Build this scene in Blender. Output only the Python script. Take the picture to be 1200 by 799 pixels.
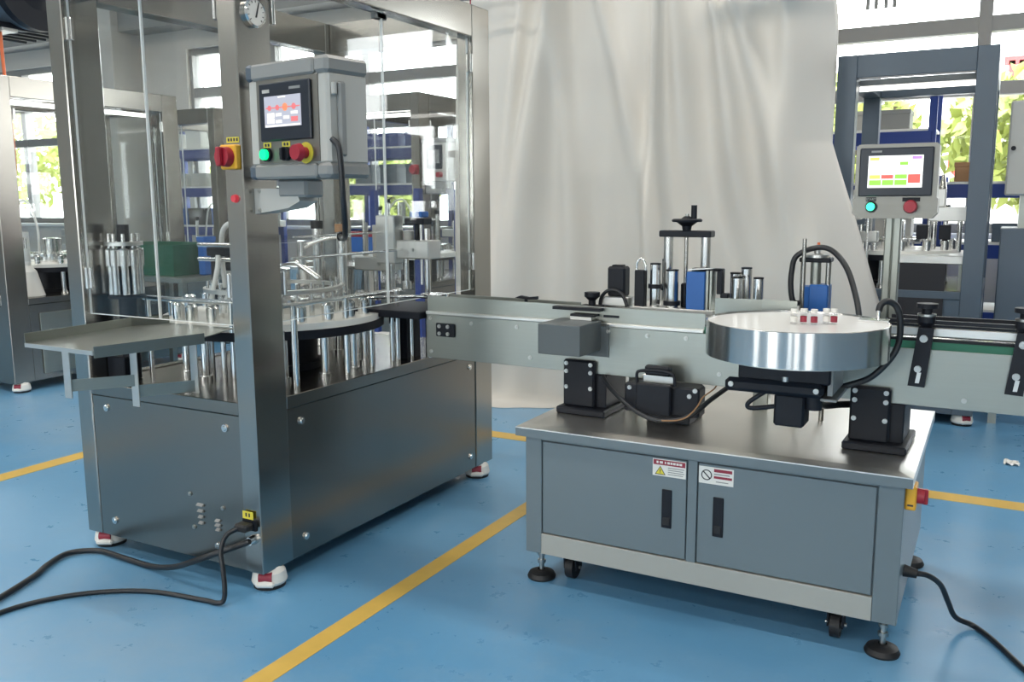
import bpy, math, random
from mathutils import Vector, Matrix
random.seed(7)
for o in list(bpy.data.objects): bpy.data.objects.remove(o, do_unlink=True)
SC = bpy.context.scene
COL = SC.collection
PI = math.pi

# ------------------------------------------------------------------ camera
cam_data = bpy.data.cameras.new('camera'); cam = bpy.data.objects.new('camera', cam_data); COL.objects.link(cam)
cam_data.sensor_width = 36.0; cam_data.lens = 31.217; cam_data.clip_end = 200
CR = Vector((0.87771671, 0.47915521, -0.0048649)); CU = Vector((-0.07000317, 0.13826225, 0.98791857)); CF = Vector((-0.47403896, 0.86677208, -0.15489747))
cam.matrix_world = Matrix(((CR.x, CU.x, -CF.x, 0), (CR.y, CU.y, -CF.y, 0), (CR.z, CU.z, -CF.z, 1.2), (0, 0, 0, 1)))
SC.camera = cam
# ------------------------------------------------------------------ sky, exposure
w = bpy.data.worlds.new('sky'); SC.world = w; w.use_nodes = True
wn = w.node_tree.nodes; wl = w.node_tree.links
bg = wn['Background']
tc = wn.new('ShaderNodeTexCoord'); sep = wn.new('ShaderNodeSeparateXYZ'); rmp = wn.new('ShaderNodeValToRGB')
wl.new(tc.outputs['Generated'], sep.inputs[0]); wl.new(sep.outputs['Z'], rmp.inputs[0])
rmp.color_ramp.elements[0].position = 0.0; rmp.color_ramp.elements[0].color = (0.97, 0.965, 0.95, 1)
rmp.color_ramp.elements[1].position = 0.7; rmp.color_ramp.elements[1].color = (0.90, 0.93, 0.97, 1)
wl.new(rmp.outputs[0], bg.inputs[0]); bg.inputs[1].default_value = 10.0
SC.view_settings.view_transform = 'Standard'; SC.view_settings.look = 'None'
SC.cycles.transparent_max_bounces = 40
SC.view_settings.exposure = 0.52; SC.view_settings.gamma = 1.0; SC.view_settings.use_curve_mapping = False

def area_light(name, loc, sx, sy, power, rot=(0, 0, 0), color=(1, 0.93, 0.84)):
    d = bpy.data.lights.new(name, 'AREA'); d.shape = 'RECTANGLE'; d.size = sx; d.size_y = sy; d.energy = power; d.color = color
    o = bpy.data.objects.new(name, d); COL.objects.link(o); o.location = loc; o.rotation_euler = rot
    return o
# portals in the window openings of the back wall: they only guide the sampling of the sky's light, they emit nothing
WINDOWS = [(-13.6, -10.5), (-8.35, -4.55), (-1.45, 2.3)]
for (xa, xb) in WINDOWS:
    pt = area_light('window_portal', ((xa + xb) / 2, 7.74, 1.95), xb - xa, 2.0, 1, rot=(-PI / 2, 0, 0)); pt.data.cycles.is_portal = True
for (xa, xb) in [(-11.0, -8.2), (-5.6, -2.8), (0.2, 3.0), (5.0, 7.4)]:  # openings of the added windows behind the camera
    pt = area_light('window_portal', ((xa + xb) / 2, -10.44, 1.95), xb - xa, 2.0, 1, rot=(PI / 2, 0, 0)); pt.data.cycles.is_portal = True
LAMPS = [(x, y) for y in (-7.6, -4.6, -1.6, 1.4, 4.6) for x in (-8.6, -5.4, -2.2, 1.0)]  # row farthest behind the camera added to light the hall the rollers reflect
LAMP_POWER = 27

# ------------------------------------------------------------------ materials
def new_mat(name):
    m = bpy.data.materials.new(name); m.use_nodes = True
    return m, m.node_tree.nodes, m.node_tree.links, m.node_tree.nodes['Principled BSDF']
def plain(name, col, rough=0.5, metal=0.0, spec=0.5, coat=0.0, emit=None, estr=0.0, var=0.06, scale=6.0):
    m, n, l, b = new_mat(name)
    b.inputs['Roughness'].default_value = rough; b.inputs['Metallic'].default_value = metal
    b.inputs['Specular IOR Level'].default_value = spec; b.inputs['Coat Weight'].default_value = coat
    t = n.new('ShaderNodeTexCoord'); ns = n.new('ShaderNodeTexNoise'); ns.inputs['Scale'].default_value = scale; ns.inputs['Detail'].default_value = 3
    l.new(t.outputs['Object'], ns.inputs['Vector'])
    mx = n.new('ShaderNodeMix'); mx.data_type = 'RGBA'
    c2 = tuple(max(0, c * (1 - var * 2)) for c in col)
    mx.inputs['A'].default_value = (*col, 1); mx.inputs['B'].default_value = (*c2, 1)
    l.new(ns.outputs['Fac'], mx.inputs['Factor']); l.new(mx.outputs['Result'], b.inputs['Base Color'])
    if emit:
        b.inputs['Emission Color'].default_value = (*emit, 1); b.inputs['Emission Strength'].default_value = estr
    return m
def brushed(name, col, rough=0.3, stretch=(2, 2, 60), var=0.12, aniso=0.0, bump=0.02):
    m, n, l, b = new_mat(name)
    b.inputs['Metallic'].default_value = 1.0
    t = n.new('ShaderNodeTexCoord'); mp = n.new('ShaderNodeMapping'); mp.inputs['Scale'].default_value = stretch
    l.new(t.outputs['Object'], mp.inputs['Vector'])
    ns = n.new('ShaderNodeTexNoise'); ns.inputs['Scale'].default_value = 5; ns.inputs['Detail'].default_value = 4
    l.new(mp.outputs[0], ns.inputs['Vector'])
    mr = n.new('ShaderNodeMapRange'); mr.inputs['To Min'].default_value = rough - var * 0.6; mr.inputs['To Max'].default_value = rough + var
    l.new(ns.outputs['Fac'], mr.inputs['Value']); l.new(mr.outputs[0], b.inputs['Roughness'])
    mx = n.new('ShaderNodeMix'); mx.data_type = 'RGBA'; mx.inputs['A'].default_value = (*col, 1); mx.inputs['B'].default_value = (*[c * 0.95 for c in col], 1)
    l.new(ns.outputs['Fac'], mx.inputs['Factor']); l.new(mx.outputs['Result'], b.inputs['Base Color'])
    bp = n.new('ShaderNodeBump'); bp.inputs['Strength'].default_value = bump; bp.inputs['Distance'].default_value = 0.002
    l.new(ns.outputs['Fac'], bp.inputs['Height']); l.new(bp.outputs[0], b.inputs['Normal'])
    return m
def clear(name, tint=(0.97, 0.98, 0.98), gloss=0.10, ior=1.45, rough=0.02):
    m = bpy.data.materials.new(name); m.use_nodes = True; n = m.node_tree.nodes; l = m.node_tree.links
    n.remove(n['Principled BSDF']); out = n['Material Output']
    tr = n.new('ShaderNodeBsdfTransparent'); tr.inputs[0].default_value = (*tint, 1)
    gl = n.new('ShaderNodeBsdfGlossy'); gl.inputs['Roughness'].default_value = rough
    lw = n.new('ShaderNodeLayerWeight'); lw.inputs[0].default_value = 0.5
    pw_ = n.new('ShaderNodeMath'); pw_.operation = 'POWER'; pw_.inputs[1].default_value = 4.0; l.new(lw.outputs['Facing'], pw_.inputs[0])
    fr = n.new('ShaderNodeMath'); fr.operation = 'MULTIPLY_ADD'; fr.inputs[1].default_value = 0.55; fr.inputs[2].default_value = gloss * 0.3; l.new(pw_.outputs[0], fr.inputs[0])
    mx = n.new('ShaderNodeMixShader'); l.new(fr.outputs[0], mx.inputs[0]); l.new(tr.outputs[0], mx.inputs[1]); l.new(gl.outputs[0], mx.inputs[2])
    l.new(mx.outputs[0], out.inputs[0])
    return m
def glow(name, col, strength):
    return plain(name, tuple(c * 0.5 for c in col), rough=0.35, emit=col, estr=strength, var=0.0)

MT = {}
def floor_mat():
    m, n, l, b = new_mat('blue_epoxy')
    t = n.new('ShaderNodeTexCoord')
    a = n.new('ShaderNodeTexNoise'); a.inputs['Scale'].default_value = 0.8; a.inputs['Detail'].default_value = 5
    c = n.new('ShaderNodeTexNoise'); c.inputs['Scale'].default_value = 9; c.inputs['Detail'].default_value = 6; c.inputs['Roughness'].default_value = 0.7
    for x in (a, c): l.new(t.outputs['Object'], x.inputs['Vector'])
    r1 = n.new('ShaderNodeValToRGB'); e = r1.color_ramp.elements
    e[0].position = 0.35; e[0].color = (0.095, 0.275, 0.475, 1); e[1].position = 0.68; e[1].color = (0.165, 0.365, 0.565, 1)
    l.new(a.outputs['Fac'], r1.inputs[0])
    r2 = n.new('ShaderNodeValToRGB'); e = r2.color_ramp.elements
    e[0].position = 0.54; e[0].color = (0, 0, 0, 1); e[1].position = 0.78; e[1].color = (1, 1, 1, 1)
    l.new(c.outputs['Fac'], r2.inputs[0])
    mx = n.new('ShaderNodeMix'); mx.data_type = 'RGBA'; mx.inputs['B'].default_value = (0.20, 0.38, 0.56, 1)
    ml = n.new('ShaderNodeMath'); ml.operation = 'MULTIPLY'; ml.inputs[1].default_value = 0.25
    l.new(r2.outputs[0], ml.inputs[0]); l.new(ml.outputs[0], mx.inputs['Factor'])
    l.new(r1.outputs[0], mx.inputs['A']); l.new(mx.outputs['Result'], b.inputs['Base Color'])
    d = n.new('ShaderNodeTexNoise'); d.inputs['Scale'].default_value = 0.55; d.inputs['Detail'].default_value = 8; d.inputs['Roughness'].default_value = 0.62; l.new(t.outputs['Object'], d.inputs['Vector'])
    r3 = n.new('ShaderNodeValToRGB'); e = r3.color_ramp.elements; e[0].position = 0.52; e[0].color = (0, 0, 0, 1); e[1].position = 0.66; e[1].color = (0.55, 0.55, 0.55, 1)
    l.new(d.outputs['Fac'], r3.inputs[0])
    m2 = n.new('ShaderNodeMix'); m2.data_type = 'RGBA'; m2.inputs['B'].default_value = (0.27, 0.37, 0.46, 1)
    l.new(r3.outputs[0], m2.inputs['Factor']); l.new(mx.outputs['Result'], m2.inputs['A']); l.new(m2.outputs['Result'], b.inputs['Base Color'])
    mr = n.new('ShaderNodeMapRange'); mr.inputs['To Min'].default_value = 0.20; mr.inputs['To Max'].default_value = 0.40
    l.new(c.outputs['Fac'], mr.inputs['Value']); l.new(mr.outputs[0], b.inputs['Roughness'])
    b.inputs['Specular IOR Level'].default_value = 0.5
    bp = n.new('ShaderNodeBump'); bp.inputs['Strength'].default_value = 0.05; bp.inputs['Distance'].default_value = 0.01
    l.new(a.outputs['Fac'], bp.inputs['Height']); l.new(bp.outputs[0], b.inputs['Normal'])
    return m
MT['floor'] = floor_mat()
MT['line'] = plain('yellow_floor_paint', (0.72, 0.47, 0.10), 0.4, var=0.12, scale=14)
MT['wall'] = plain('plaster_wall', (0.56, 0.53, 0.48), 0.9, var=0.05, scale=1.5)
MT['ceil'] = plain('ceiling_paint', (0.62, 0.61, 0.58), 0.9, var=0.03)
MT['steel'] = brushed('stainless_brushed_vertical', (0.42, 0.405, 0.375), 0.20, (260, 260, 3.0), 0.03, bump=0.0)
MT['steelh'] = brushed('stainless_brushed_level', (0.44, 0.435, 0.42), 0.20, (3, 3, 260), 0.03, bump=0.0)
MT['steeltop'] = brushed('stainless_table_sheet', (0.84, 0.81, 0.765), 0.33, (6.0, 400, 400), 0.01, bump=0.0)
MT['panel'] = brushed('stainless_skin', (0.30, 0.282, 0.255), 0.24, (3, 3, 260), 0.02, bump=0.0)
MT['kick'] = plain('bare_metal_strip', (0.42, 0.42, 0.385), 0.5, metal=0.25, var=0.05)
MT['slate'] = plain('dark_slate_paint', (0.095, 0.110, 0.115), 0.45, var=0.04)
MT['chrome'] = brushed('polished_steel', (0.84, 0.83, 0.81), 0.15, (3, 3, 3), 0.06, bump=0.0)
MT['disc'] = brushed('turned_steel', (0.66, 0.65, 0.635), 0.20, (1, 1, 1), 0.0, bump=0.0)
_n = MT['disc'].node_tree.nodes; _tg = _n.new('ShaderNodeTangent'); _tg.direction_type = 'RADIAL'; _tg.axis = 'Z'
MT['disc'].node_tree.links.new(_tg.outputs[0], _n['Principled BSDF'].inputs['Tangent']); _n['Principled BSDF'].inputs['Anisotropic'].default_value = 0.9; _n['Principled BSDF'].inputs['Anisotropic Rotation'].default_value = 0.25
MT['disctop'] = plain('white_disc_face', (0.82, 0.81, 0.79), 0.22, spec=0.9, var=0.02)
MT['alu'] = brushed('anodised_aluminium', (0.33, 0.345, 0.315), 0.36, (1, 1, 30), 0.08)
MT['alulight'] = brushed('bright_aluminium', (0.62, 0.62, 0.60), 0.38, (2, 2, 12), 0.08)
MT['paint'] = plain('blue_grey_paint', (0.150, 0.190, 0.212), 0.34, spec=0.5, var=0.03)
MT['frame'] = plain('slate_grey_paint', (0.085, 0.115, 0.15), 0.4, var=0.05)
MT['black'] = plain('black_anodised', (0.008, 0.010, 0.016), 0.5, spec=0.3, var=0.1)
MT['rubber'] = plain('black_rubber', (0.012, 0.012, 0.014), 0.55, var=0.1)
MT['cable'] = plain('black_cable_sheath', (0.012, 0.014, 0.018), 0.4, var=0.1)
MT['white'] = plain('white_plastic', (0.78, 0.77, 0.73), 0.45, var=0.03)
MT['nylon'] = plain('ivory_nylon', (0.80, 0.79, 0.74), 0.4, var=0.04)
MT['boxgrey'] = plain('warm_grey_enclosure', (0.47, 0.465, 0.435), 0.45, var=0.03)
MT['boxtrim'] = plain('mid_grey_trim', (0.25, 0.255, 0.25), 0.45, var=0.03)
MT['bezel'] = plain('navy_black_bezel', (0.012, 0.018, 0.03), 0.3, var=0.05)
MT['panelgrey'] = brushed('control_panel_sheet', (0.235, 0.23, 0.21), 0.40, (2, 2, 20), 0.06)
MT['red'] = plain('red_plastic', (0.36, 0.018, 0.035), 0.35)
MT['yellow'] = plain('yellow_plastic', (0.80, 0.42, 0.03), 0.4)
MT['labelyellow'] = plain('yellow_label', (0.72, 0.62, 0.06), 0.5)
MT['blue'] = plain('blue_paint', (0.016, 0.115, 0.40), 0.4)
MT['rackblue'] = plain('rack_blue_paint', (0.012, 0.04, 0.22), 0.45)
MT['green'] = plain('green_plastic', (0.012, 0.10, 0.055), 0.45)
MT['belt'] = plain('green_belt', (0.015, 0.13, 0.075), 0.5)
MT['cloth'] = plain('white_sheet', (0.75, 0.71, 0.65), 0.75, var=0.02, scale=2)
MT['acrylic'] = clear('clear_acrylic', (0.95, 0.96, 0.96), ior=1.40)
MT['edge'] = plain('bright_acrylic_edge', (0.85, 0.87, 0.86), 0.2, var=0.02)
MT['glass'] = clear('window_glass', (0.96, 0.98, 0.98), ior=1.35)
MT['winframe'] = plain('window_frame_grey', (0.26, 0.255, 0.245), 0.5, var=0.04)
MT['carton'] = plain('brown_carton', (0.36, 0.20, 0.10), 0.8)
MT['greenlamp'] = glow('lit_green_lens', (0.0, 1.0, 0.28), 1.0)
MT['greenlamp2'] = glow('lit_mint_lens', (0.05, 1.0, 0.55), 1.2)
MT['redlamp'] = glow('lit_red_lens', (0.7, 0.05, 0.07), 0.3)
MT['tube'] = glow('fluorescent_tube', (1.0, 0.97, 0.9), 3.0)
MT['hosewhite'] = plain('milky_hose', (0.75, 0.75, 0.72), 0.3)
MT['redband'] = plain('dark_red_label', (0.30, 0.025, 0.05), 0.5)
MT['ink'] = plain('dark_print', (0.03, 0.03, 0.035), 0.6)
MT['orange'] = plain('orange_hose', (0.75, 0.16, 0.05), 0.5)
MT['leaf'] = plain('sunlit_leaf', (0.36, 0.42, 0.09), 0.6, var=0.25, scale=3)
MT['bark'] = plain('grey_bark', (0.12, 0.09, 0.06), 0.9)
MT['ground'] = plain('pale_yard_concrete', (0.5, 0.49, 0.46), 0.9)
MT['hoard'] = plain('white_signboard', (0.75, 0.75, 0.76), 0.6)
MT['signred'] = plain('sign_red', (0.60, 0.06, 0.06), 0.6)
MT['vial'] = clear('clear_vial_glass', (0.93, 0.93, 0.93), ior=1.4)
MT['zinc'] = brushed('zinc_bolt', (0.5, 0.5, 0.48), 0.3, (3, 3, 3), 0.05, bump=0)

# ------------------------------------------------------------------ mesh kit
class M:
    def __init__(s): s.v = []; s.f = []; s.s = []
    def _add(s, vs, fs, sm=False):
        o = len(s.v); s.v += [tuple(p) for p in vs]; s.f += [tuple(i + o for i in f) for f in fs]; s.s += [sm] * len(fs); return s
    def box(s, x0, x1, y0, y1, z0, z1, c=0.0):
        if x1 < x0: x0, x1 = x1, x0
        if y1 < y0: y0, y1 = y1, y0
        if z1 < z0: z0, z1 = z1, z0
        c = min(c, (x1 - x0) * .45, (y1 - y0) * .45, (z1 - z0) * .45)
        if c <= 0:
            v = [(x, y, z) for x in (x0, x1) for y in (y0, y1) for z in (z0, z1)]
            return s._add(v, [(0, 1, 3, 2), (4, 6, 7, 5), (0, 4, 5, 1), (2, 3, 7, 6), (0, 2, 6, 4), (1, 5, 7, 3)])
        lo = (x0, y0, z0); hi = (x1, y1, z1); v = []; idx = {}
        for sx in (0, 1):
            for sy in (0, 1):
                for sz in (0, 1):
                    sg = (sx, sy, sz)
                    for ax in range(3):
                        p = []
                        for k in range(3):
                            e = hi[k] if sg[k] else lo[k]
                            if k != ax: e += -c if sg[k] else c
                            p.append(e)
                        idx[(sx, sy, sz, ax)] = len(v); v.append(tuple(p))
        f = []
        for ax in range(3):
            a, b = [k for k in range(3) if k != ax]
            for d in (0, 1):
                q = []
                for (p, r) in ((0, 0), (1, 0), (1, 1), (0, 1)):
                    g = [0, 0, 0]; g[ax] = d; g[a] = p; g[b] = r; q.append(idx[(*g, ax)])
                flip = (d == 0) ^ (ax == 1)
                f.append(tuple(reversed(q)) if flip else tuple(q))
        ctr = Vector(((x0 + x1) / 2, (y0 + y1) / 2, (z0 + z1) / 2))
        def orient(q):
            n = (Vector(v[q[1]]) - Vector(v[q[0]])).cross(Vector(v[q[2]]) - Vector(v[q[0]]))
            m = sum((Vector(v[i]) for i in q), Vector()) / len(q) - ctr
            return tuple(q) if n.dot(m) > 0 else tuple(reversed(q))
        for ax in range(3):
            a, b = [k for k in range(3) if k != ax]
            for p in (0, 1):
                for r in (0, 1):
                    g0 = [0, 0, 0]; g0[a] = p; g0[b] = r; g1 = list(g0); g1[ax] = 1
                    f.append(orient([idx[(*g0, a)], idx[(*g1, a)], idx[(*g1, b)], idx[(*g0, b)]]))
        for sx in (0, 1):
            for sy in (0, 1):
                for sz in (0, 1):
                    f.append(orient([idx[(sx, sy, sz, k)] for k in range(3)]))
        f[:6] = [orient(list(q)) for q in f[:6]]
        return s._add(v, f)
    def cyl(s, p0, p1, r, r1=None, seg=16, caps=True):
        p0 = Vector(p0); p1 = Vector(p1); r1 = r if r1 is None else r1
        d = (p1 - p0).normalized(); a = d.orthogonal().normalized(); b = d.cross(a)
        ring = lambda p, q: [p + (a * math.cos(2 * PI * i / seg) + b * math.sin(2 * PI * i / seg)) * q for i in range(seg)]
        v = ring(p0, r) + ring(p1, r1)
        s._add(v, [(i, (i + 1) % seg, seg + (i + 1) % seg, seg + i) for i in range(seg)], True)
        if caps:
            s._add(ring(p0, r), [tuple(reversed(range(seg)))]); s._add(ring(p1, r1), [tuple(range(seg))])
        return s
    def lathe(s, c, prof, seg=32, sharp=True, close=False):
        # prof: (radius, z) from the bottom outside round to the top; every band has its own vertices so edges stay crisp
        c = Vector(c); n = len(prof); pairs = [(i, i + 1) for i in range(n - 1)]
        if close: pairs.append((n - 1, 0))
        for i, j in pairs:
            (ra, za), (rb, zb) = prof[i], prof[j]
            A = [(c.x + ra * math.cos(2 * PI * k / seg), c.y + ra * math.sin(2 * PI * k / seg), c.z + za) for k in range(seg)]
            B = [(c.x + rb * math.cos(2 * PI * k / seg), c.y + rb * math.sin(2 * PI * k / seg), c.z + zb) for k in range(seg)]
            if ra < 1e-6: s._add([A[0]] + B, [(0, 1 + (k + 1) % seg, 1 + k)[::-1] for k in range(seg)], True)
            elif rb < 1e-6: s._add(A + [B[0]], [(k, (k + 1) % seg, seg) for k in range(seg)], True)
            else: s._add(A + B, [(k, (k + 1) % seg, seg + (k + 1) % seg, seg + k) for k in range(seg)], True)
        return s
    def tube(s, pts, r, seg=10, smooth=6, caps=True):
        P = [Vector(p) for p in pts]
        if smooth and len(P) > 2:
            Q = []
            for i in range(len(P) - 1):
                a, b, c, d = P[max(i - 1, 0)], P[i], P[i + 1], P[min(i + 2, len(P) - 1)]
                for k in range(smooth):
                    t = k / smooth
                    Q.append(0.5 * ((2 * b) + (c - a) * t + (2 * a - 5 * b + 4 * c - d) * t * t + (3 * b - a - 3 * c + d) * t ** 3))
            Q.append(P[-1]); P = Q
        rings = []; up = None
        for i, p in enumerate(P):
            d = (P[min(i + 1, len(P) - 1)] - P[max(i - 1, 0)]).normalized()
            if up is None: up = d.orthogonal().normalized()
            up = (up - d * up.dot(d)).normalized(); b = d.cross(up)
            rings.append([p + (up * math.cos(2 * PI * k / seg) + b * math.sin(2 * PI * k / seg)) * r for k in range(seg)])
        v = [q for g in rings for q in g]
        f = [(i * seg + k, i * seg + (k + 1) % seg, (i + 1) * seg + (k + 1) % seg, (i + 1) * seg + k) for i in range(len(P) - 1) for k in range(seg)]
        s._add(v, f, True)
        if caps: s._add(rings[0], [tuple(reversed(range(seg)))]); s._add(rings[-1], [tuple(range(seg))])
        return s
    def prism(s, poly, a0, a1, axis='z'):
        # poly in the two remaining axes (in x,y / x,z / y,z order), extruded along axis
        def P(u, v, t): return (u, v, t) if axis == 'z' else ((u, t, v) if axis == 'y' else (t, u, v))
        n = len(poly); v = [P(*p, a0) for p in poly] + [P(*p, a1) for p in poly]
        area = sum(poly[i][0] * poly[(i + 1) % n][1] - poly[(i + 1) % n][0] * poly[i][1] for i in range(n))
        f = [tuple(reversed(range(n))), tuple(range(n, 2 * n))] + [(i, (i + 1) % n, n + (i + 1) % n, n + i) for i in range(n)]
        if (area < 0) ^ (axis == 'y'): f = [tuple(reversed(q)) for q in f]
        return s._add(v, f)
    def rot(s, ang, about):
        a = Vector(about); R = Matrix.Rotation(ang, 3, 'Z'); s.v = [tuple(R @ (Vector(p) - a) + a) for p in s.v]; return s
    def mesh(s, name, mat, org=(0, 0, 0)):
        me = bpy.data.meshes.new(name)
        me.from_pydata([(p[0] - org[0], p[1] - org[1], p[2] - org[2]) for p in s.v], [], s.f)
        me.polygons.foreach_set('use_smooth', s.s); me.update()
        me.materials.append(MT[mat] if isinstance(mat, str) else mat)
        return me

ORG = {}
def thing(name, label, cat, loc, group=None):
    o = bpy.data.objects.new(name, None); COL.objects.link(o); o.location = loc; o.empty_display_size = 0.05
    o['label'] = label; o['category'] = cat
    if group: o['group'] = group
    ORG[o.name] = Vector(loc); return o
def part(name, m, mat, parent, label=None, kind=None):
    """one mesh object under a thing or a part; m is in world coordinates"""
    og = ORG[parent.name]
    o = bpy.data.objects.new(name, m.mesh(name, mat, og)); COL.objects.link(o); o.parent = parent
    ORG[o.name] = og
    if label: o['label'] = label
    if kind: o['kind'] = kind
    return o
def solo(name, m, mat, label, cat, group=None):
    """a thing that is one mesh; origin at its base centre"""
    xs, ys, zs = zip(*m.v); og = Vector(((min(xs) + max(xs)) / 2, (min(ys) + max(ys)) / 2, min(zs)))
    o = bpy.data.objects.new(name, m.mesh(name, mat, og)); COL.objects.link(o); o.location = og
    o['label'] = label; o['category'] = cat
    if group: o['group'] = group
    ORG[o.name] = og; return o
def struct(name, m, mat, parent=None):
    o = bpy.data.objects.new(name, m.mesh(name, mat)); COL.objects.link(o)
    if parent: o.parent = parent
    else: o['kind'] = 'structure'
    ORG[o.name] = Vector((0, 0, 0)); return o
def put(name, me, parent, loc, rot=(0, 0, 0), label=None):
    """copy that shares mesh data; loc in world coordinates"""
    og = ORG[parent.name]; o = bpy.data.objects.new(name, me); COL.objects.link(o); o.parent = parent
    o.location = Vector(loc) - og; o.rotation_euler = rot; ORG[o.name] = og
    if label: o['label'] = label
    return o
def copy_thing(src, loc, label, rz=0.0):
    r = src.copy(); COL.objects.link(r); r.location = loc; r.rotation_euler = (0, 0, rz); r['label'] = label
    ORG[r.name] = Vector(loc)
    for ch in list(src.children):
        c = ch.copy(); COL.objects.link(c); c.parent = r
        for g in list(ch.children):
            d = g.copy(); COL.objects.link(d); d.parent = c
    return r

# shared little pieces (origin at the mounting point)
BOLT_Y = M().cyl((0, 0, 0), (0, -0.004, 0), 0.007, seg=10).cyl((0, -0.004, 0), (0, -0.007, 0), 0.004, seg=6).mesh('bolt', 'zinc')       # head faces -Y
BOLT_X = M().cyl((0, 0, 0), (0.004, 0, 0), 0.007, seg=10).cyl((0.004, 0, 0), (0.007, 0, 0), 0.004, seg=6).mesh('bolt', 'zinc')
LOCK_Y = M().cyl((0, 0, 0), (0, -0.005, 0), 0.012, seg=16).cyl((0, -0.005, 0), (0, -0.008, 0), 0.009, 0.007, seg=16).mesh('panel_lock', 'chrome')
LOCK_X = M().cyl((0, 0, 0), (0.005, 0, 0), 0.012, seg=16).cyl((0.005, 0, 0), (0.008, 0, 0), 0.009, 0.007, seg=16).mesh('panel_lock', 'chrome')

# ------------------------------------------------------------------ the hall
fl = struct('floor', M().box(-14.2, 8.2, -10.3, 7.75, -0.12, 0), 'floor')
for (x0, x1, y0, y1) in ((-1.607, -1.541, -4.0, 3.86), (-3.72, 4.0, 3.86, 3.965), (-3.87, -3.77, -4.0, 7.0)):
    struct('line_marking', M().box(x0, x1, y0, y1, 0.0, 0.0012), 'line', fl)
struct('wall_left', M().box(-14.3, -14.0, -10.2, 7.75, 0, 4.3), 'wall')
struct('wall_right', M().box(8.0, 8.3, -10.2, 7.75, 0, 4.3), 'wall')
struct('ceiling', M().box(-14.3, 8.3, -10.45, 7.75, 4.3, 4.45), 'ceil')
SILL, HEAD, WY = 0.95, 2.95, 7.5
wb = M().box(-14.3, 8.3, WY, WY + .25, 0, SILL).box(-14.3, 8.3, WY, WY + .25, HEAD, 4.3)
edges = [-14.3] + [e for ab in WINDOWS for e in ab] + [8.3]
for i in range(0, len(edges), 2): wb.box(edges[i], edges[i + 1], WY, WY + .25, SILL, HEAD)
struct('wall_back', wb, 'wall')
struct('trim_1', M().box(-14.0, 8.0, 7.2, WY, 3.16, 3.5), 'winframe')
struct('trim_2', M().box(-9.75, -9.1, 7.1, WY, 0, 4.3, 0.01), 'wall')
struct('trim_3', M().box(-3.4, -2.6, 7.1, WY, 0, 4.3, 0.01), 'wall')
for k, (xa, xb) in enumerate(WINDOWS):
    f = M(); y0, y1 = WY + .06, WY + .14
    f.box(xa, xb, y0, y1, SILL, SILL + .07).box(xa, xb, y0, y1, HEAD - .07, HEAD)
    wo = struct('window_%d' % (k + 1), f, 'winframe')
    n = 3; st = (xb - xa) / n
    for i in range(n + 1):
        x = xa + st * i
        struct('mullion', M().box(max(xa, x - .045), min(xb, x + .045), y0 - .02, y1 + .02, SILL + .07, HEAD - .07, .004), 'winframe', wo)
    struct('transom', M().box(xa, xb, y0 - .015, y1 + .015, 2.405, 2.515, .004), 'winframe', wo)
    struct('transom', M().box(xa, xb, y0 - .01, y1 + .01, 1.955, 2.05, .004), 'winframe', wo)
    struct('window_sill', M().box(xa - .05, xb + .05, WY - .06, WY + .25, SILL - .04, SILL, .006), 'white', wo)
    for i in range(n):
        for (za, zb) in ((SILL + .07, 1.955), (2.05, 2.405), (2.515, HEAD - .07)):
            struct('pane', M().box(xa + st * i + .045, xa + st * (i + 1) - .045, WY + .095, WY + .101, za, zb), 'glass', wo)
ADDED_WINDOWS = [(-11.0, -8.2), (-5.6, -2.8), (0.2, 3.0), (5.0, 7.4)]; FY = -10.45  # unseen windows added behind the camera as bright bands for the steel to reflect
wf = M().box(-14.3, 8.3, FY, FY + .25, 0, SILL).box(-14.3, 8.3, FY, FY + .25, HEAD, 4.3)
edges = [-14.3] + [e for ab in ADDED_WINDOWS for e in ab] + [8.3]
for i in range(0, len(edges), 2): wf.box(edges[i], edges[i + 1], FY, FY + .25, SILL, HEAD)
struct('wall_front', wf, 'wall')
for k, (xa, xb) in enumerate(ADDED_WINDOWS):
    wo = struct('window_%d' % (k + 4), M().box(xa, xb, FY + .1, FY + .18, SILL, SILL + .07).box(xa, xb, FY + .1, FY + .18, HEAD - .07, HEAD), 'winframe')
    for i in range(3):
        x = xa + (xb - xa) / 2 * i; struct('mullion', M().box(max(xa, x - .045), min(xb, x + .045), FY + .1, FY + .18, SILL + .07, HEAD - .07), 'winframe', wo)
    for i in range(2): struct('pane', M().box(xa + (xb - xa) / 2 * i + .045, xa + (xb - xa) / 2 * (i + 1) - .045, FY + .135, FY + .141, SILL + .07, HEAD - .07), 'glass', wo)
for k, x in enumerate((-10.0, -5.0, 0.6, 5.0)): struct('trim_%d' % (k + 4), M().box(x - .25, x + .25, -5.2, -4.7, 0, 4.3, .02), 'wall')  # unseen columns added behind the camera for vertical reflections in the steel
# film letters at the foot of the upper panes in the right window (only their lower ends show in the photograph)
w3 = bpy.data.objects['window_3']
fm = M()
for (x, h) in ((-1.03, .05), (-.97, .035), (-.90, .05), (-.84, .03), (-.05, .05), (0.0, .03), (0.06, .05)):
    fm.box(x, x + .028, WY + .088, WY + .094, 2.645, 2.645 + h + .12)
struct('window_lettering', fm, 'boxtrim', w3)

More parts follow.
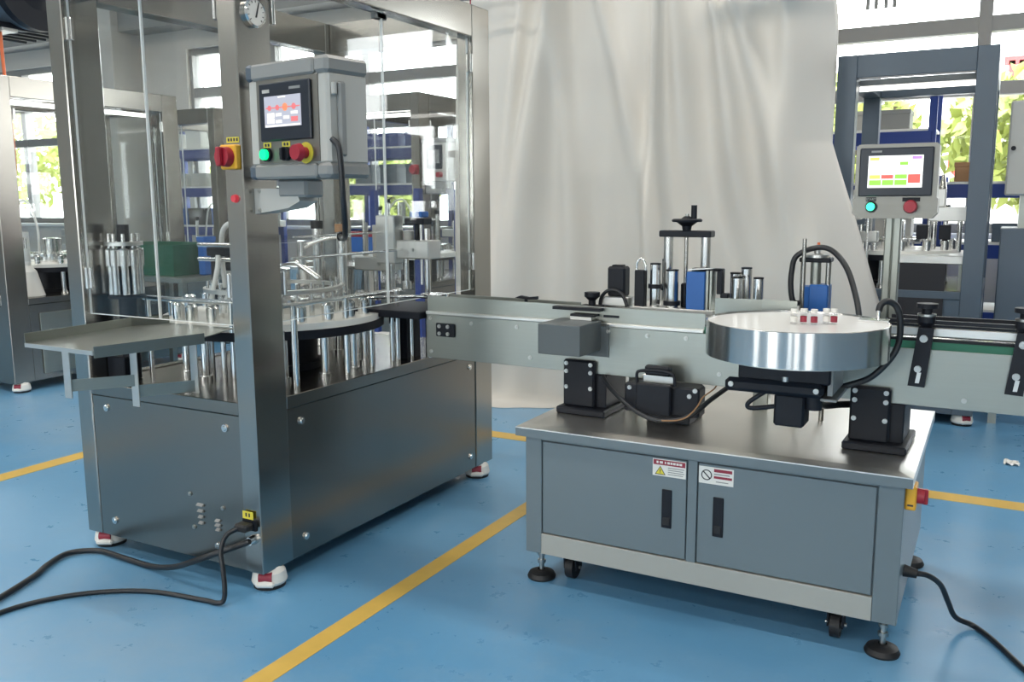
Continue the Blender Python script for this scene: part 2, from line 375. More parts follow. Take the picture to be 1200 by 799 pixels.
# ceiling lamps
for (x, y) in LAMPS:
    t = thing('ceiling_lamp', 'long white fluorescent batten fixed under the hall ceiling', 'lamp', (x, y, 4.3), 'fluorescent battens under the ceiling')
    part('housing', M().box(x - .7, x + .7, y - .07, y + .07, 4.24, 4.3, .01), 'white', t)
    part('tube', M().cyl((x - .66, y - .035, 4.222), (x + .66, y - .035, 4.222), .013, seg=8), 'tube', t)
    part('tube', M().cyl((x - .66, y + .035, 4.222), (x + .66, y + .035, 4.222), .013, seg=8), 'tube', t)
    area_light('batten_light', (x, y, 4.19), 1.3, 0.16, LAMP_POWER)

# ------------------------------------------------------------------ enclosed rotary machine
def foot_mesh():
    a = M().lathe((0, 0, 0), [(.052, .012), (.056, .02), (.050, .05), (.036, .066), (.02, .068), (0, .068)], 20).box(-.03, .03, -.062, -.03, .012, .03, .006)
    return a.mesh('foot_body', 'white'), M().lathe((0, 0, 0), [(0, 0), (.05, 0), (.05, .012), (0, .012)], 20).mesh('pad', 'rubber'), \
        M().cyl((-.021, -.038, .040), (.021, -.038, .040), .017, seg=14).mesh('adjuster_wheel', 'redband')
FOOT = foot_mesh()
def add_foot(t, x, y, rz=0):
    f = put('levelling_foot', FOOT[0], t, (x, y, 0), (0, 0, rz), 'white plastic levelling foot')
    ORG[f.name] = Vector((0, 0, 0))
    for me, nm in ((FOOT[1], 'rubber_pad'), (FOOT[2], 'adjuster_wheel')):
        o = bpy.data.objects.new(nm, me); COL.objects.link(o); o.parent = f

def enclosure(name, label, cat, x0, x1, y0, y1, deck=0.60, panel='panel', frame='steel', beam_lo=1.86, beam_hi=1.985, acryl=True, pw=.072, pd=.137, front_doors=1):
    t = thing(name, label, cat, ((x0 + x1) / 2, (y0 + y1) / 2, 0))
    # base: four skins, a rail above them and the deck sheet
    zp = deck - .043
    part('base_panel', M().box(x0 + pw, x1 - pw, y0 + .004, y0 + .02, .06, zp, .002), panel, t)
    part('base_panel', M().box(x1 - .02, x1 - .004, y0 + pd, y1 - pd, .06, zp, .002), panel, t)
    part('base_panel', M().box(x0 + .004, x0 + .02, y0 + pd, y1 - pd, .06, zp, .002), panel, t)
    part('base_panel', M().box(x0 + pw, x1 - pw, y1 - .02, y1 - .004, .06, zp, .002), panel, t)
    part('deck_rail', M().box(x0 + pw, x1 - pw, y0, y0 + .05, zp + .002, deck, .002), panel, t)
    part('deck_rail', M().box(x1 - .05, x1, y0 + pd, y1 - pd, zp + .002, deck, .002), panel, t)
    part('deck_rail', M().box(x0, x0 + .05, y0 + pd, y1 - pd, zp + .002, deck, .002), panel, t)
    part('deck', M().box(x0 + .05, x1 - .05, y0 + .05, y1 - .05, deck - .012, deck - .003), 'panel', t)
    part('underframe', M().box(x0 + .03, x1 - .03, y0 + .03, y1 - .03, .065, .09), 'black', t)
    for (xa, ya) in ((x0, y0), (x1 - pw, y0), (x0, y1 - pd), (x1 - pw, y1 - pd)):
        part('corner_post', M().box(xa, xa + pw, ya, ya + pd, .06, beam_hi, .003), frame, t)
        add_foot(t, xa + pw / 2 , ya + .062, math.radians(28))
    part('top_beam', M().box(x0 + pw, x1 - pw, y0, y0 + pd * .8, beam_lo, beam_hi, .003), frame, t)
    part('top_beam', M().box(x0 + pw, x1 - pw, y1 - pd * .8, y1, beam_lo, beam_hi, .003), frame, t)
    part('top_beam', M().box(x0, x0 + pw, y0 + pd, y1 - pd, beam_lo, beam_hi, .003), frame, t)
    part('top_beam', M().box(x1 - pw, x1, y0 + pd, y1 - pd, beam_lo, beam_hi, .003), frame, t)
    if acryl:
        za, zb = deck + .235, beam_lo - .005
        xm = (x0 + x1) / 2; ym = (y0 + y1) / 2
        for (xa, xb) in ((x0 + pw + .004, xm - .003), (xm + .003, x1 - pw - .004)):
            d = part('acrylic_door', M().box(xa, xb, y0 + .02, y0 + .028, za, zb), 'acrylic', t)
            part('door_edge', M().box(xa - .0015, xa, y0 + .02, y0 + .028, za, zb).box(xb, xb + .0015, y0 + .02, y0 + .028, za, zb).box(xa, xb, y0 + .02, y0 + .028, za - .002, za), 'edge', d)
        for (ya, yb) in ((y0 + pd + .004, ym - .003), (ym + .003, y1 - pd - .004)):
            d = part('acrylic_door', M().box(x1 - .028, x1 - .02, ya, yb, za, zb), 'acrylic', t)
            part('door_edge', M().box(x1 - .028, x1 - .02, ya - .0015, ya, za, zb).box(x1 - .028, x1 - .02, yb, yb + .0015, za, zb).box(x1 - .028, x1 - .02, ya, yb, za - .002, za), 'edge', d)
            part('door_magnet', M().box(x1 - .045, x1 - .02, (yb if yb < ym else ya) - .03, (yb if yb < ym else ya) + .03, beam_lo - .028, beam_lo - .006, .003), 'boxtrim', d)
        for (xa) in (x0 + .02,):
            part('acrylic_panel', M().box(xa, xa + .008, y0 + pd, y1 - pd, za, zb), 'acrylic', t)
        part('acrylic_panel', M().box(x0 + pw, x1 - pw, y1 - .028, y1 - .02, za, zb), 'acrylic', t)
        for z in (za + .12, zb - .10):
            for (hx, hy) in ((x0 + pw + .004, y0 + .012), (x1 - pw - .028, y0 + .012)):
                part('hinge', M().box(hx, hx + .024, hy, hy + .012, z - .035, z + .035, .002).cyl((hx + .012, hy - .003, z - .035), (hx + .012, hy - .003, z + .035), .007, seg=10), 'chrome', t)
            for hy in (y0 + pd, y1 - pd - .024):
                part('hinge', M().box(x1 - .018, x1 - .006, hy, hy + .024, z - .035, z + .035, .002).cyl((x1 + .001, hy + .012, z - .035), (x1 + .001, hy + .012, z + .035), .007, seg=10), 'chrome', t)
    return t

def turntable(t, cx, cy, R, z, deck, nest=20, rods=12):
    d = part('turntable', M().lathe((cx, cy, 0), [(R - .05, z - .052), (R, z - .052), (R, z - .022), (R - .05, z - .022)], 64), 'black', t, 'black rim under the star wheel')
    part('dial_plate', M().lathe((cx, cy, 0), [(R - .004, z - .022), (R - .004, z), (.10, z), (.10, z - .02)], 64), 'nylon', d, 'white nylon dial plate')
    part('hub', M().lathe((cx, cy, 0), [(.10, z), (.10, z + .05), (.06, z + .06), (.06, z + .16), (.035, z + .165), (0, z + .165)], 32), 'chrome', d)
    part('hub_ring', M().lathe((cx, cy, 0), [(.17, z + .045), (.21, z + .045), (.21, z + .062), (.17, z + .062)], 48, close=True), 'chrome', d)
    nm = M().lathe((0, 0, 0), [(.021, 0), (.021, .052), (.013, .06), (.013, .035), (0, .035)], 14).mesh('nest', 'chrome')
    for k in range(nest):
        a = 2 * PI * k / nest
        put('vial_nest', nm, d, (cx + (R - .05) * math.cos(a), cy + (R - .05) * math.sin(a), z))
    rm = M().cyl((0, 0, deck - .003), (0, 0, z - .05), .014, seg=12).lathe((0, 0, 0), [(.022, deck - .003), (.022, deck + .012), (.014, deck + .012)], 12).mesh('column', 'chrome')
    for k in range(rods):
        a = 2 * PI * (k + .35) / rods
        put('support_column', rm, t, (cx + (R - .075) * math.cos(a), cy + (R - .075) * math.sin(a), 0))
    part('drive_drum', M().lathe((cx, cy, 0), [(.17, deck - .003), (.17, deck + .02), (.15, deck + .02), (.15, z - .05)], 32), 'black', t)
    return d

# ------------------------------------------------------------------ the filling machine in the foreground
FX0, FX1, FY0, FY1 = -2.758, -1.928, 1.914, 3.338
F = enclosure('filling_machine', 'stainless rotary vial filling machine with clear doors and a post-mounted control box', 'machine', FX0, FX1, FY0, FY1)
for (x, z) in ((-2.614, .518), (-2.061, .513), (-2.614, .12), (-2.12, .12)): put('panel_lock', LOCK_Y, F, (x, FY0 + .004, z))
for (y, z) in ((2.116, .508), (3.156, .510), (2.116, .12), (3.156, .12)): put('panel_lock', LOCK_X, F, (FX1 - .004, y, z))
TC = (-2.35, 2.46); TZ = .80
turntable(F, TC[0], TC[1], .40, TZ, .60, 22, 14)
# vent louvres and screws in the front skin
for (x, z, wd) in ((-2.19, .245, .028), (-2.19, .225, .022), (-2.19, .205, .018), (-2.115, .205, .018), (-2.115, .19, .02), (-2.115, .175, .016), (-2.19, .185, .018)):
    part('louvre', M().prism([(FY0 + .004, z + .005), (FY0 - .004, z - .001), (FY0 - .004, z - .003), (FY0 + .004, z - .005)], x - wd / 2, x + wd / 2, 'x'), 'boxtrim', F)
for (x, z) in ((-2.235, .275), (-2.09, .25), (-2.225, .165)): put('screw', BOLT_Y, F, (x, FY0 + .004, z))
# pressure gauge on the post
g = part('pressure_gauge', M().cyl((FX1, 1.983, 1.739), (FX1 + .010, 1.983, 1.739), .042, seg=32).cyl((FX1 + .010, 1.983, 1.739), (FX1 + .015, 1.983, 1.739), .042, .037, seg=32, caps=False), 'chrome', F, 'chrome rimmed pressure gauge')
part('dial', M().cyl((FX1 + .0105, 1.983, 1.739), (FX1 + .012, 1.983, 1.739), .036, seg=32), 'white', g)
part('needle', M().prism([(1.980, 1.725), (1.986, 1.725), (1.998, 1.768), (1.995, 1.769)], FX1 + .0125, FX1 + .0135, 'x'), 'ink', g)
tk = M()
for k in range(11):
    a = math.radians(225 - 27 * k); c, s_ = math.cos(a), math.sin(a)
    tk.cyl((FX1 + .0126, 1.983 + .027 * c, 1.739 + .027 * s_), (FX1 + .0126, 1.983 + .033 * c, 1.739 + .033 * s_), .0011, seg=4)
part('tick_marks', tk, 'ink', g)
# rotary main switch on the post's front face, pilot lamp and labels
sw = part('main_switch', M().box(-1.995, -1.931, FY0 - .022, FY0, 1.296, 1.366, .004), 'yellow', F, 'yellow rotary main switch with red knob')
part('switch_knob', M().cyl((-1.965, FY0 - .022, 1.331), (-1.965, FY0 - .045, 1.331), .029, .027, seg=24).box(-1.973, -1.957, FY0 - .062, FY0 - .045, 1.304, 1.358, .004), 'red', sw)
part('label_plate', M().box(-1.985, -1.937, FY0 - .0015, FY0, 1.372, 1.388), 'labelyellow', F)
lm = M()
for k in range(4): lm.box(-1.98 + k * .011, -1.973 + k * .011, FY0 - .002, FY0 - .0015, 1.376, 1.385)
part('label_print', lm, 'ink', F)
part('pilot_lamp', M().cyl((-1.962, FY0, 1.213), (-1.962, FY0 - .010, 1.213), .0125, .010, seg=16), 'redlamp', F, 'small red pilot lamp')
# power inlet: yellow tag, plug, gland
pl = part('power_inlet', M().box(-2.0, -1.945, FY0 - .006, FY0 + .004, .20, .236, .002), 'black', F)
part('warning_tag', M().box(-1.995, -1.952, FY0 - .0075, FY0 - .006, .238, .262), 'labelyellow', pl)
part('tag_print', M().box(-1.983, -1.977, FY0 - .008, FY0 - .0075, .245, .257).box(-1.970, -1.964, FY0 - .008, FY0 - .0075, .245, .257), 'ink', pl)
part('cable_gland', M().cyl((-1.962, FY0 + .004, .171), (-1.962, FY0 - .020, .171), .017, .013, seg=12), 'chrome', F)
# control box on its bracket, turned slightly outwards
CB = (-1.88, 1.90, 1.266); cw, chh, cd, cyaw = .328, .312, .145, -math.radians(8)
arm = part('support_arm', M().prism([(-1.928, 1.168), (-1.928, 1.242), (-1.80, 1.240), (-1.765, 1.225), (-1.755, 1.205), (-1.80, 1.185)], 1.955, 2.035, 'y'), 'boxgrey', F, 'grey cast bracket')
part('swivel', M().box(-1.835, -1.725, 1.95, 2.03, 1.215, 1.268, .008), 'boxtrim', arm)
put('screw', BOLT_Y, arm, (-1.91, 1.955, 1.235)); put('screw', BOLT_Y, arm, (-1.91, 1.955, 1.178))
bx, by, bz = CB
def cbx(m): return m.rot(cyaw, (bx, by, 0))
box = part('control_box', cbx(M().box(bx, bx + cw, by, by + cd, bz + .035, bz + chh - .04, .008)), 'boxgrey', F, 'grey touch-screen control box')
part('top_rim', cbx(M().box(bx + .02, bx + cw - .05, by - .006, by + cd, bz + chh - .044, bz + chh, .006)), 'boxtrim', box)
part('bottom_rim', cbx(M().box(bx + .02, bx + cw - .05, by - .006, by + cd, bz, bz + .039, .006)), 'boxtrim', box)
part('rim_corner', cbx(M().box(bx - .004, bx + .02, by - .007, by + cd + .001, bz + chh - .045, bz + chh + .001, .008)), 'frame', box)
part('rim_corner', cbx(M().box(bx + cw - .05, bx + cw + .005, by - .007, by + cd + .001, bz + chh - .045, bz + chh + .001, .010)), 'boxtrim', box)
part('rim_corner', cbx(M().box(bx - .004, bx + .02, by - .007, by + cd + .001, bz - .001, bz + .04, .008)), 'frame', box)
part('rim_corner', cbx(M().box(bx + cw - .05, bx + cw + .005, by - .007, by + cd + .001, bz - .001, bz + .04, .010)), 'boxtrim', box)
part('front_sheet', cbx(M().box(bx + .042, bx + cw - .035, by - .003, by + .004, bz + .042, bz + chh - .046)), 'panelgrey', box)
part('bezel', cbx(M().box(bx + .062, bx + cw - .058, by - .012, by - .003, bz + .102, bz + chh - .056, .003)), 'bezel', box, 'dark touch-screen bezel')
sx0, sx1, sz0, sz1 = bx + .086, bx + cw - .092, bz + .138, bz + chh - .092
MT['lcd'] = glow('grey_lcd', (0.33, 0.34, 0.40), 0.85); MT['lcdred'] = glow('lcd_red', (0.62, 0.16, 0.17), 0.75); MT['lcdwhite'] = glow('lcd_white', (0.8, 0.78, 0.72), 0.8); MT['lcdorange'] = glow('lcd_orange', (0.75, 0.24, 0.12), 0.75)
part('screen', cbx(M().box(sx0, sx1, by - .0135, by - .012, sz0, sz1)), 'lcd', box, 'lit grey touch screen')
SW, SH = sx1 - sx0, sz1 - sz0
def icon(nm, u0, u1, v0, v1, mat):
    part(nm, cbx(M().box(sx0 + u0 * SW, sx0 + u1 * SW, by - .0145, by - .0135, sz0 + v0 * SH, sz0 + v1 * SH)), mat, box)
for u, r in ((.15, .05), (.37, .05), (.58, .07), (.82, .055)):
    c = (sx0 + u * SW, by - .0135, sz0 + .62 * SH)
    part('screen_icon', cbx(M().cyl(c, (c[0], c[1] - .001, c[2]), r * SW, seg=16)), 'lcdorange' if r == .07 else 'lcdred', box)
icon('screen_bar', .05, .98, .60, .64, 'lcdred')
for a in ((.08, .28, .30, .46), (.32, .48, .34, .44), (.08, .28, .12, .28), (.32, .48, .12, .22), (.53, .69, .24, .34), (.74, .92, .38, .47), (.02, .98, .01, .07), (.40, .60, .93, .97)): icon('screen_button', *a, 'lcdwhite')
icon('screen_button', .74, .92, .14, .30, 'lcdred')
part('bezel_mark', cbx(M().box(bx + .078, bx + .108, by - .0125, by - .012, bz + chh - .082, bz + chh - .073)), 'boxgrey', box)
part('bezel_mark', cbx(M().box(bx + .19, bx + .235, by - .0125, by - .012, bz + chh - .078, bz + chh - .071)), 'boxtrim', box)
for u, col in ((.080, 'labelyellow'), (.160, 'labelyellow')):
    part('button_label', cbx(M().box(bx + u - .016, bx + u + .016, by - .0045, by - .003, bz + .085, bz + .099)), col, box)
    part('label_print', cbx(M().box(bx + u - .010, bx + u - .002, by - .005, by - .0045, bz + .088, bz + .096).box(bx + u + .002, bx + u + .010, by - .005, by - .0045, bz + .088, bz + .096)), 'ink', box)
part('start_button', cbx(M().cyl((bx + .080, by - .003, bz + .066), (bx + .080, by - .022, bz + .066), .0145, seg=20)), 'greenlamp', box, 'lit green push button')
part('button_collar', cbx(M().cyl((bx + .080, by - .003, bz + .066), (bx + .080, by - .012, bz + .066), .019, seg=20)), 'black', box)
part('selector_switch', cbx(M().cyl((bx + .160, by - .003, bz + .066), (bx + .160, by - .014, bz + .066), .019, seg=20).box(bx + .155, bx + .165, by - .026, by - .012, bz + .05, bz + .082, .002)), 'black', box)
part('stop_plate', cbx(M().cyl((bx + .240, by - .003, bz + .066), (bx + .240, by - .006, bz + .066), .028, seg=24)), 'labelyellow', box)
part('stop_button', cbx(M().cyl((bx + .240, by - .006, bz + .066), (bx + .240, by - .028, bz + .066), .015, seg=20).cyl((bx + .240, by - .028, bz + .066), (bx + .240, by - .044, bz + .066), .024, .020, seg=24)), 'red', box, 'red mushroom emergency stop')
part('side_handle', cbx(M().box(bx + cw, bx + cw + .016, by + .028, by + .052, bz + .055, bz + chh - .065, .005)), 'boxtrim', box)
part('hinge_block', cbx(M().box(bx + cw, bx + cw + .012, by + .010, by + .024, bz + chh - .10, bz + chh - .068, .003)), 'boxgrey', box)
# cable that drops from the box side into the deck
solo('control_cable', M().tube([(-1.556, 1.866, 1.365), (-1.534, 1.865, 1.345), (-1.527, 1.865, 1.29), (-1.528, 1.870, 1.21), (-1.545, 1.895, 1.145), (-1.62, 1.985, 1.105), (-1.78, 2.17, 1.090), (-1.947, 2.36, 1.088)], .008), 'cable', 'black cable hanging from the side of the filling machine control box', 'cable')
part('cable_grommet', M().cyl((-1.949, 2.36, 1.088), (-1.938, 2.36, 1.088), .016, seg=14), 'black', F)

# discharge tray on its brackets in front of the machine
DT = part('discharge_tray', M().prism([(-2.475, 1.565), (-2.165, 1.560), (-2.095, 1.885), (-2.16, 2.07), (-2.46, 2.07), (-2.50, 1.95)], .797, .800), 'alu', F, 'bent sheet discharge tray')
part('tray_wall', M().prism([(-2.475, 1.565), (-2.478, 1.565), (-2.503, 1.95), (-2.50, 1.95)], .797, .828), 'alu', DT)
part('tray_wall', M().prism([(-2.50, 1.95), (-2.503, 1.952), (-2.463, 2.072), (-2.46, 2.07)], .797, .826), 'alu', DT)
part('tray_wall', M().prism([(-2.165, 1.560), (-2.162, 1.560), (-2.092, 1.885), (-2.095, 1.885)], .780, .812), 'alu', DT)
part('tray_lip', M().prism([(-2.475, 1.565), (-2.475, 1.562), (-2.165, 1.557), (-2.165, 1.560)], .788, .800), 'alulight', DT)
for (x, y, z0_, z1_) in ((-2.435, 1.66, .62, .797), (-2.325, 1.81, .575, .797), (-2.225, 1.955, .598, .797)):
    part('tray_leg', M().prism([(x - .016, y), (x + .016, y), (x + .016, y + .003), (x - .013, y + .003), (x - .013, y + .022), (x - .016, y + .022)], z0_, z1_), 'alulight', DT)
part('cross_bar', M().prism([(-2.435, 1.664), (-2.433, 1.661), (-2.323, 1.812), (-2.325, 1.815)], .640, .676), 'alu', DT)
part('cross_bar', M().prism([(-2.325, 1.815), (-2.323, 1.812), (-2.223, 1.957), (-2.225, 1.960)], .605, .642), 'alu', DT)
# guide rails, rods and filling tools over the dial
gr = M().tube([(-2.62, 2.10, .876), (-2.30, 2.10, .876), (-2.0, 2.12, .876)], .009, smooth=0)
rail = part('guide_rail', gr, 'chrome', F)
for x in (-2.60, -2.20, -2.03): part('rail_post', M().cyl((x, 2.10, .597), (x, 2.10, .876), .009, seg=10), 'chrome', rail)
rail2 = part('guide_rail', M().tube([(-2.005, 2.13, .872), (-1.99, 2.4, .872), (-1.99, 2.75, .872)], .009), 'chrome', F)
for y in (2.16, 2.42, 2.72): part('rail_post', M().cyl((-1.985, y, .597), (-1.985, y, .872), .011, seg=10), 'chrome', rail2)
def station(x, y, top, wd, bz0, bz1, mat='alulight'):
    s = part('tool_station', M().cyl((x - wd * .35, y, .597), (x - wd * .35, y, top), .012, seg=12).cyl((x + wd * .35, y, .597), (x + wd * .35, y, top), .012, seg=12), 'chrome', F)
    part('cross_head', M().box(x - wd / 2, x + wd / 2, y - .045, y + .045, bz0, bz1, .004), mat, s)
    part('cylinder', M().cyl((x, y, bz1), (x, y, top - .01), .022, seg=16), 'boxgrey', s)
    part('spindle', M().cyl((x, y - .02, bz0 - .09), (x, y - .02, bz0), .010, seg=12).cyl((x, y - .02, bz0 - .12), (x, y - .02, bz0 - .09), .018, seg=12), 'chrome', s)
    for k in (-1, 1): part('adjuster', M().cyl((x + k * wd * .3, y - .02, bz0 - .10), (x + k * wd * .3, y - .02, top + .04), .006, seg=8), 'chrome', s)
    put('screw', BOLT_Y, s, (x + wd * .2, y - .045, (bz0 + bz1) / 2))
    return s
station(-1.99 - .03, 2.86, 1.10, .24, .985, 1.055)
station(-2.20, 2.90, 1.12, .18, .93, .985)
part('centre_mast', M().box(-2.385, -2.325, 2.79, 2.85, .597, 1.42, .003), 'steel', F)
part('mast_head', M().box(-2.42, -2.29, 2.78, 2.86, 1.42, 1.45, .003).cyl((-2.40, 2.80, 1.36), (-2.40, 2.80, 1.42), .012, seg=10), 'alulight', F)
part('lift_block', M().box(-2.135, -2.045, 2.80, 2.86, .965, 1.15, .004), 'alulight', F)
for k_ in range(26):
    a_ = 2 * PI * k_ / 26; xq, yq = TC[0] + .235 * math.cos(a_), TC[1] + .235 * math.sin(a_)
    part('filling_needle', M().cyl((xq, yq, TZ), (xq, yq, TZ + .075), .009, seg=8).cyl((xq, yq, TZ + .075), (xq, yq, TZ + .12), .005, seg=6), 'chrome', F)
part('needle_ring', M().lathe((*TC, 0), [(.22, TZ + .085), (.25, TZ + .085), (.25, TZ + .098), (.22, TZ + .098)], 48, close=True), 'alulight', F)
bt = part('valve_block', M().box(-2.02, -1.93, 2.83, 2.89, 1.115, 1.14, .004).cyl((-1.98, 2.86, 1.04), (-1.98, 2.86, 1.115), .01, seg=10), 'black', F)
part('valve_cap', M().box(-2.0, -1.94, 2.835, 2.885, 1.142, 1.165, .004), 'blue', bt)
for (x, y, z1_, cap) in ((-2.36, 2.72, 1.10, 'black'), (-2.19, 2.66, 1.09, 'carton')):
    c = part('filling_column', M().lathe((x, y, 0), [(.028, TZ), (.028, TZ + .03), (.02, TZ + .04), (.02, z1_)], 18), 'chrome', F)
    part('column_cap', M().cyl((x, y, z1_), (x, y, z1_ + .03), .024, seg=16), cap, c)
v = part('filling_valve', M().tube([(-2.29, 2.55, 1.03), (-2.25, 2.56, 1.05), (-2.19, 2.58, 1.07), (-2.10, 2.60, 1.08)], .008).cyl((-2.29, 2.55, .95), (-2.29, 2.55, 1.06), .016, seg=12).cyl((-2.31, 2.54, .98), (-2.22, 2.56, .92), .012, seg=12), 'chrome', F)
for (pts) in ([(-2.43, 2.30, .90), (-2.45, 2.31, 1.0), (-2.43, 2.30, 1.10), (-2.37, 2.29, 1.13), (-2.30, 2.28, 1.10), (-2.27, 2.27, .98), (-2.28, 2.26, .87)],
              [(-2.20, 2.22, 1.0), (-2.13, 2.23, .96), (-2.11, 2.24, .90), (-2.17, 2.24, .86)], [(-2.38, 2.35, .88), (-2.36, 2.33, 1.0), (-2.33, 2.31, 1.06), (-2.32, 2.30, 1.1)]):
    part('product_hose', M().tube(pts, .009), 'hosewhite', F)
hc = part('hose_clamp', M().box(-2.47, -2.25, 2.255, 2.30, 1.015, 1.045, .004).cyl((-2.46, 2.2775, .80), (-2.46, 2.2775, 1.015), .009, seg=10), 'black', F)
part('clamp_bar', M().cyl((-2.50, 2.25, 1.055), (-2.22, 2.25, 1.055), .008, seg=10), 'chrome', hc); part('clamp_bar', M().cyl((-2.50, 2.25, 1.005), (-2.22, 2.25, 1.005), .008, seg=10), 'chrome', hc)
for (xa_, xb_) in ((-2.40, -2.43), (-2.28, -2.36)):
    part('product_hose', M().tube([(xa_, 2.245, 1.02), (xa_, 2.24, .98), ((xa_ + xb_) / 2, 2.235, .92), (xb_, 2.23, .86), (xb_ - .01, 2.23, .82)], .0085), 'hosewhite', F)
# cap feeding bowl behind the dial and the cap turret on the left
bowl = part('feeder_bowl', M().lathe((-2.52, 2.98, 0), [(.10, .60), (.10, .80), (.19, .82), (.205, .93), (.195, .935), (.18, .84), (0, .83)], 40), 'disc', F)
part('bowl_lip', M().lathe((-2.52, 2.98, 0), [(.20, .93), (.212, .93), (.212, .942), (.20, .942)], 40, close=True), 'chrome', bowl)
cl = part('cap_turret', M().lathe((-2.62, 2.035, 0), [(.03, .60), (.03, .88), (.062, .882), (.062, .89), (.02, .892), (.02, 1.13), (0, 1.13)], 24), 'black', F)
pm = M().lathe((0, 0, 0), [(.0125, .895), (.0125, .99), (.017, .992), (.017, 1.045), (.014, 1.05), (.006, 1.052), (.006, 1.10), (0, 1.1)], 12).mesh('cap_head', 'chrome')
for k in range(9):
    a = 2 * PI * k / 9; put('cap_head', pm, cl, (-2.62 + .046 * math.cos(a), 2.035 + .046 * math.sin(a), 0))
part('turret_plate', M().lathe((-2.62, 2.035, 0), [(0, 1.06), (.062, 1.06), (.062, 1.072), (0, 1.072)], 24), 'alulight', cl)
part('motor_block', M().box(-2.685, -2.60, 1.985, 2.05, .60, .68, .004), 'black', cl)
# transfer bed towards the conveyor
part('transfer_bed', M().box(-2.10, -1.80, 2.60, 2.90, .785, .812, .003).box(-2.03, -1.99, 2.79, 2.83, .597, .785).box(-2.03, -1.99, 2.84, 2.88, .597, .785), 'black', F)
part('transfer_rail', M().tube([(-2.12, 2.50, .852), (-1.96, 2.70, .852), (-1.80, 2.74, .852)], .006), 'chrome', F)
part('sorting_plate', M().lathe((-1.85, 2.78, 0), [(0, .845), (.05, .845), (.055, .86), (.04, .858), (0, .852)], 24), 'chrome', F)
cm = M().cyl((0, 0, .597), (0, 0, .79), .009, seg=8).mesh('rod', 'chrome')
for k in range(16): put('lift_rod', cm, F, (-1.985 - .03 * (k % 3), 2.56 + .042 * k, 0))
for k in range(6): put('lift_rod', cm, F, (-2.02 - .07 * k, 2.14 + .012 * (k % 3), 0))
vr = M().tube([(-2.02, 2.20, 1.02), (-2.02, 2.95, 1.02)], .005, smooth=0).tube([(-2.1, 2.3, 1.085), (-2.1, 3.0, 1.085)], .004, smooth=0)
part('tie_rod', vr, 'chrome', F)

# power leads of the filling machine
solo('power_cord', M().tube([(-1.962, 1.895, .171), (-2.00, 1.868, .155), (-2.06, 1.85, .13), (-2.15, 1.84, .09), (-2.27, 1.86, .04), (-2.40, 1.875, .012), (-2.55, 1.88, .012), (-2.669, 1.881, .012), (-2.74, 1.818, .012), (-2.71, 1.72, .012), (-2.664, 1.643, .012), (-2.607, 1.495, .012), (-2.565, 1.34, .012), (-2.49, 1.05, .012)], .0095), 'cable', 'thick black hose from the chrome gland snaking across the floor', 'cord')
pc = thing('plug_cord', 'thin black power cord plugged in beneath the yellow warning tag', 'cord', (-2.1, 1.75, 0))
part('plug', M().box(-2.0, -1.95, FY0 - .045, FY0 - .006, .206, .230, .006), 'rubber', pc)
part('lead', M().tube([(-1.985, 1.872, .216), (-1.997, 1.838, .204), (-1.999, 1.816, .165), (-1.985, 1.806, .12), (-1.972, 1.798, .06), (-1.975, 1.793, .018), (-2.0, 1.785, .009), (-2.05, 1.782, .008), (-2.259, 1.742, .008), (-2.426, 1.626, .008), (-2.515, 1.45, .008), (-2.47, 1.25, .008), (-2.38, 1.0, .008)], .0075), 'cable', pc)

# ------------------------------------------------------------------ labelling machine: cabinet
LX0, LX1, LY0, LY1, LZ = -1.281, -.147, 2.362, 3.18, .514
L = thing('labelling_cabinet', 'blue-grey two-door machine cabinet with a stainless top carrying the conveyor', 'cabinet', ((LX0 + LX1) / 2, (LY0 + LY1) / 2, 0))
def table_top():
    m = M(); b = .04; z1, z2 = LZ - .004, LZ
    o = [(LX0, LY0), (LX1, LY0), (LX1, LY1), (LX0, LY1)]; i = [(LX0 + b, LY0 + b), (LX1 - b, LY0 + b), (LX1 - b, LY1 - b), (LX0 + b, LY1 - b)]
    for k in range(4):
        n = (k + 1) % 4
        m._add([(*o[k], z1), (*o[n], z1), (*i[n], z2), (*i[k], z2)], [(0, 1, 2, 3)])
        m._add([(*o[k], .482), (*o[n], .482), (*o[n], z1), (*o[k], z1)], [(0, 1, 2, 3)])
    m._add([(*p, z2) for p in i], [(0, 1, 2, 3)]); m._add([(*p, .482) for p in o], [(3, 2, 1, 0)])
    return m
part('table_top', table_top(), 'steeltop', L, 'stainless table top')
cx0, cx1, cy0, cy1 = -1.252, -.166, 2.375, 3.155
part('edge_band', M().box(LX0 + .0005, LX1 - .0005, LY0 - .001, LY0, .482, .507), 'paint', L)
part('carcass', M().box(cx0 + .003, cx1 - .003, cy0 + .012, cy1, .108, .480), 'paint', L)
part('stile', M().box(cx0, -1.197, cy0, cy0 + .03, .105, .482, .002), 'paint', L)
part('stile', M().box(-.731, -.704, cy0, cy0 + .03, .172, .474, .001), 'paint', L)
part('stile', M().box(-.228, cx1, cy0, cy0 + .03, .105, .482, .002), 'paint', L)
part('top_rail', M().box(-1.197, -.228, cy0, cy0 + .03, .474, .482), 'paint', L)
part('kick_plate', M().box(-1.197, -.228, cy0 - .002, cy0 + .02, .106, .172, .001), 'kick', L, 'bare metal kick plate')
part('side_skin', M().box(cx1 - .002, cx1, cy0 + .03, cy1 - .01, .115, .474), 'paint', L)
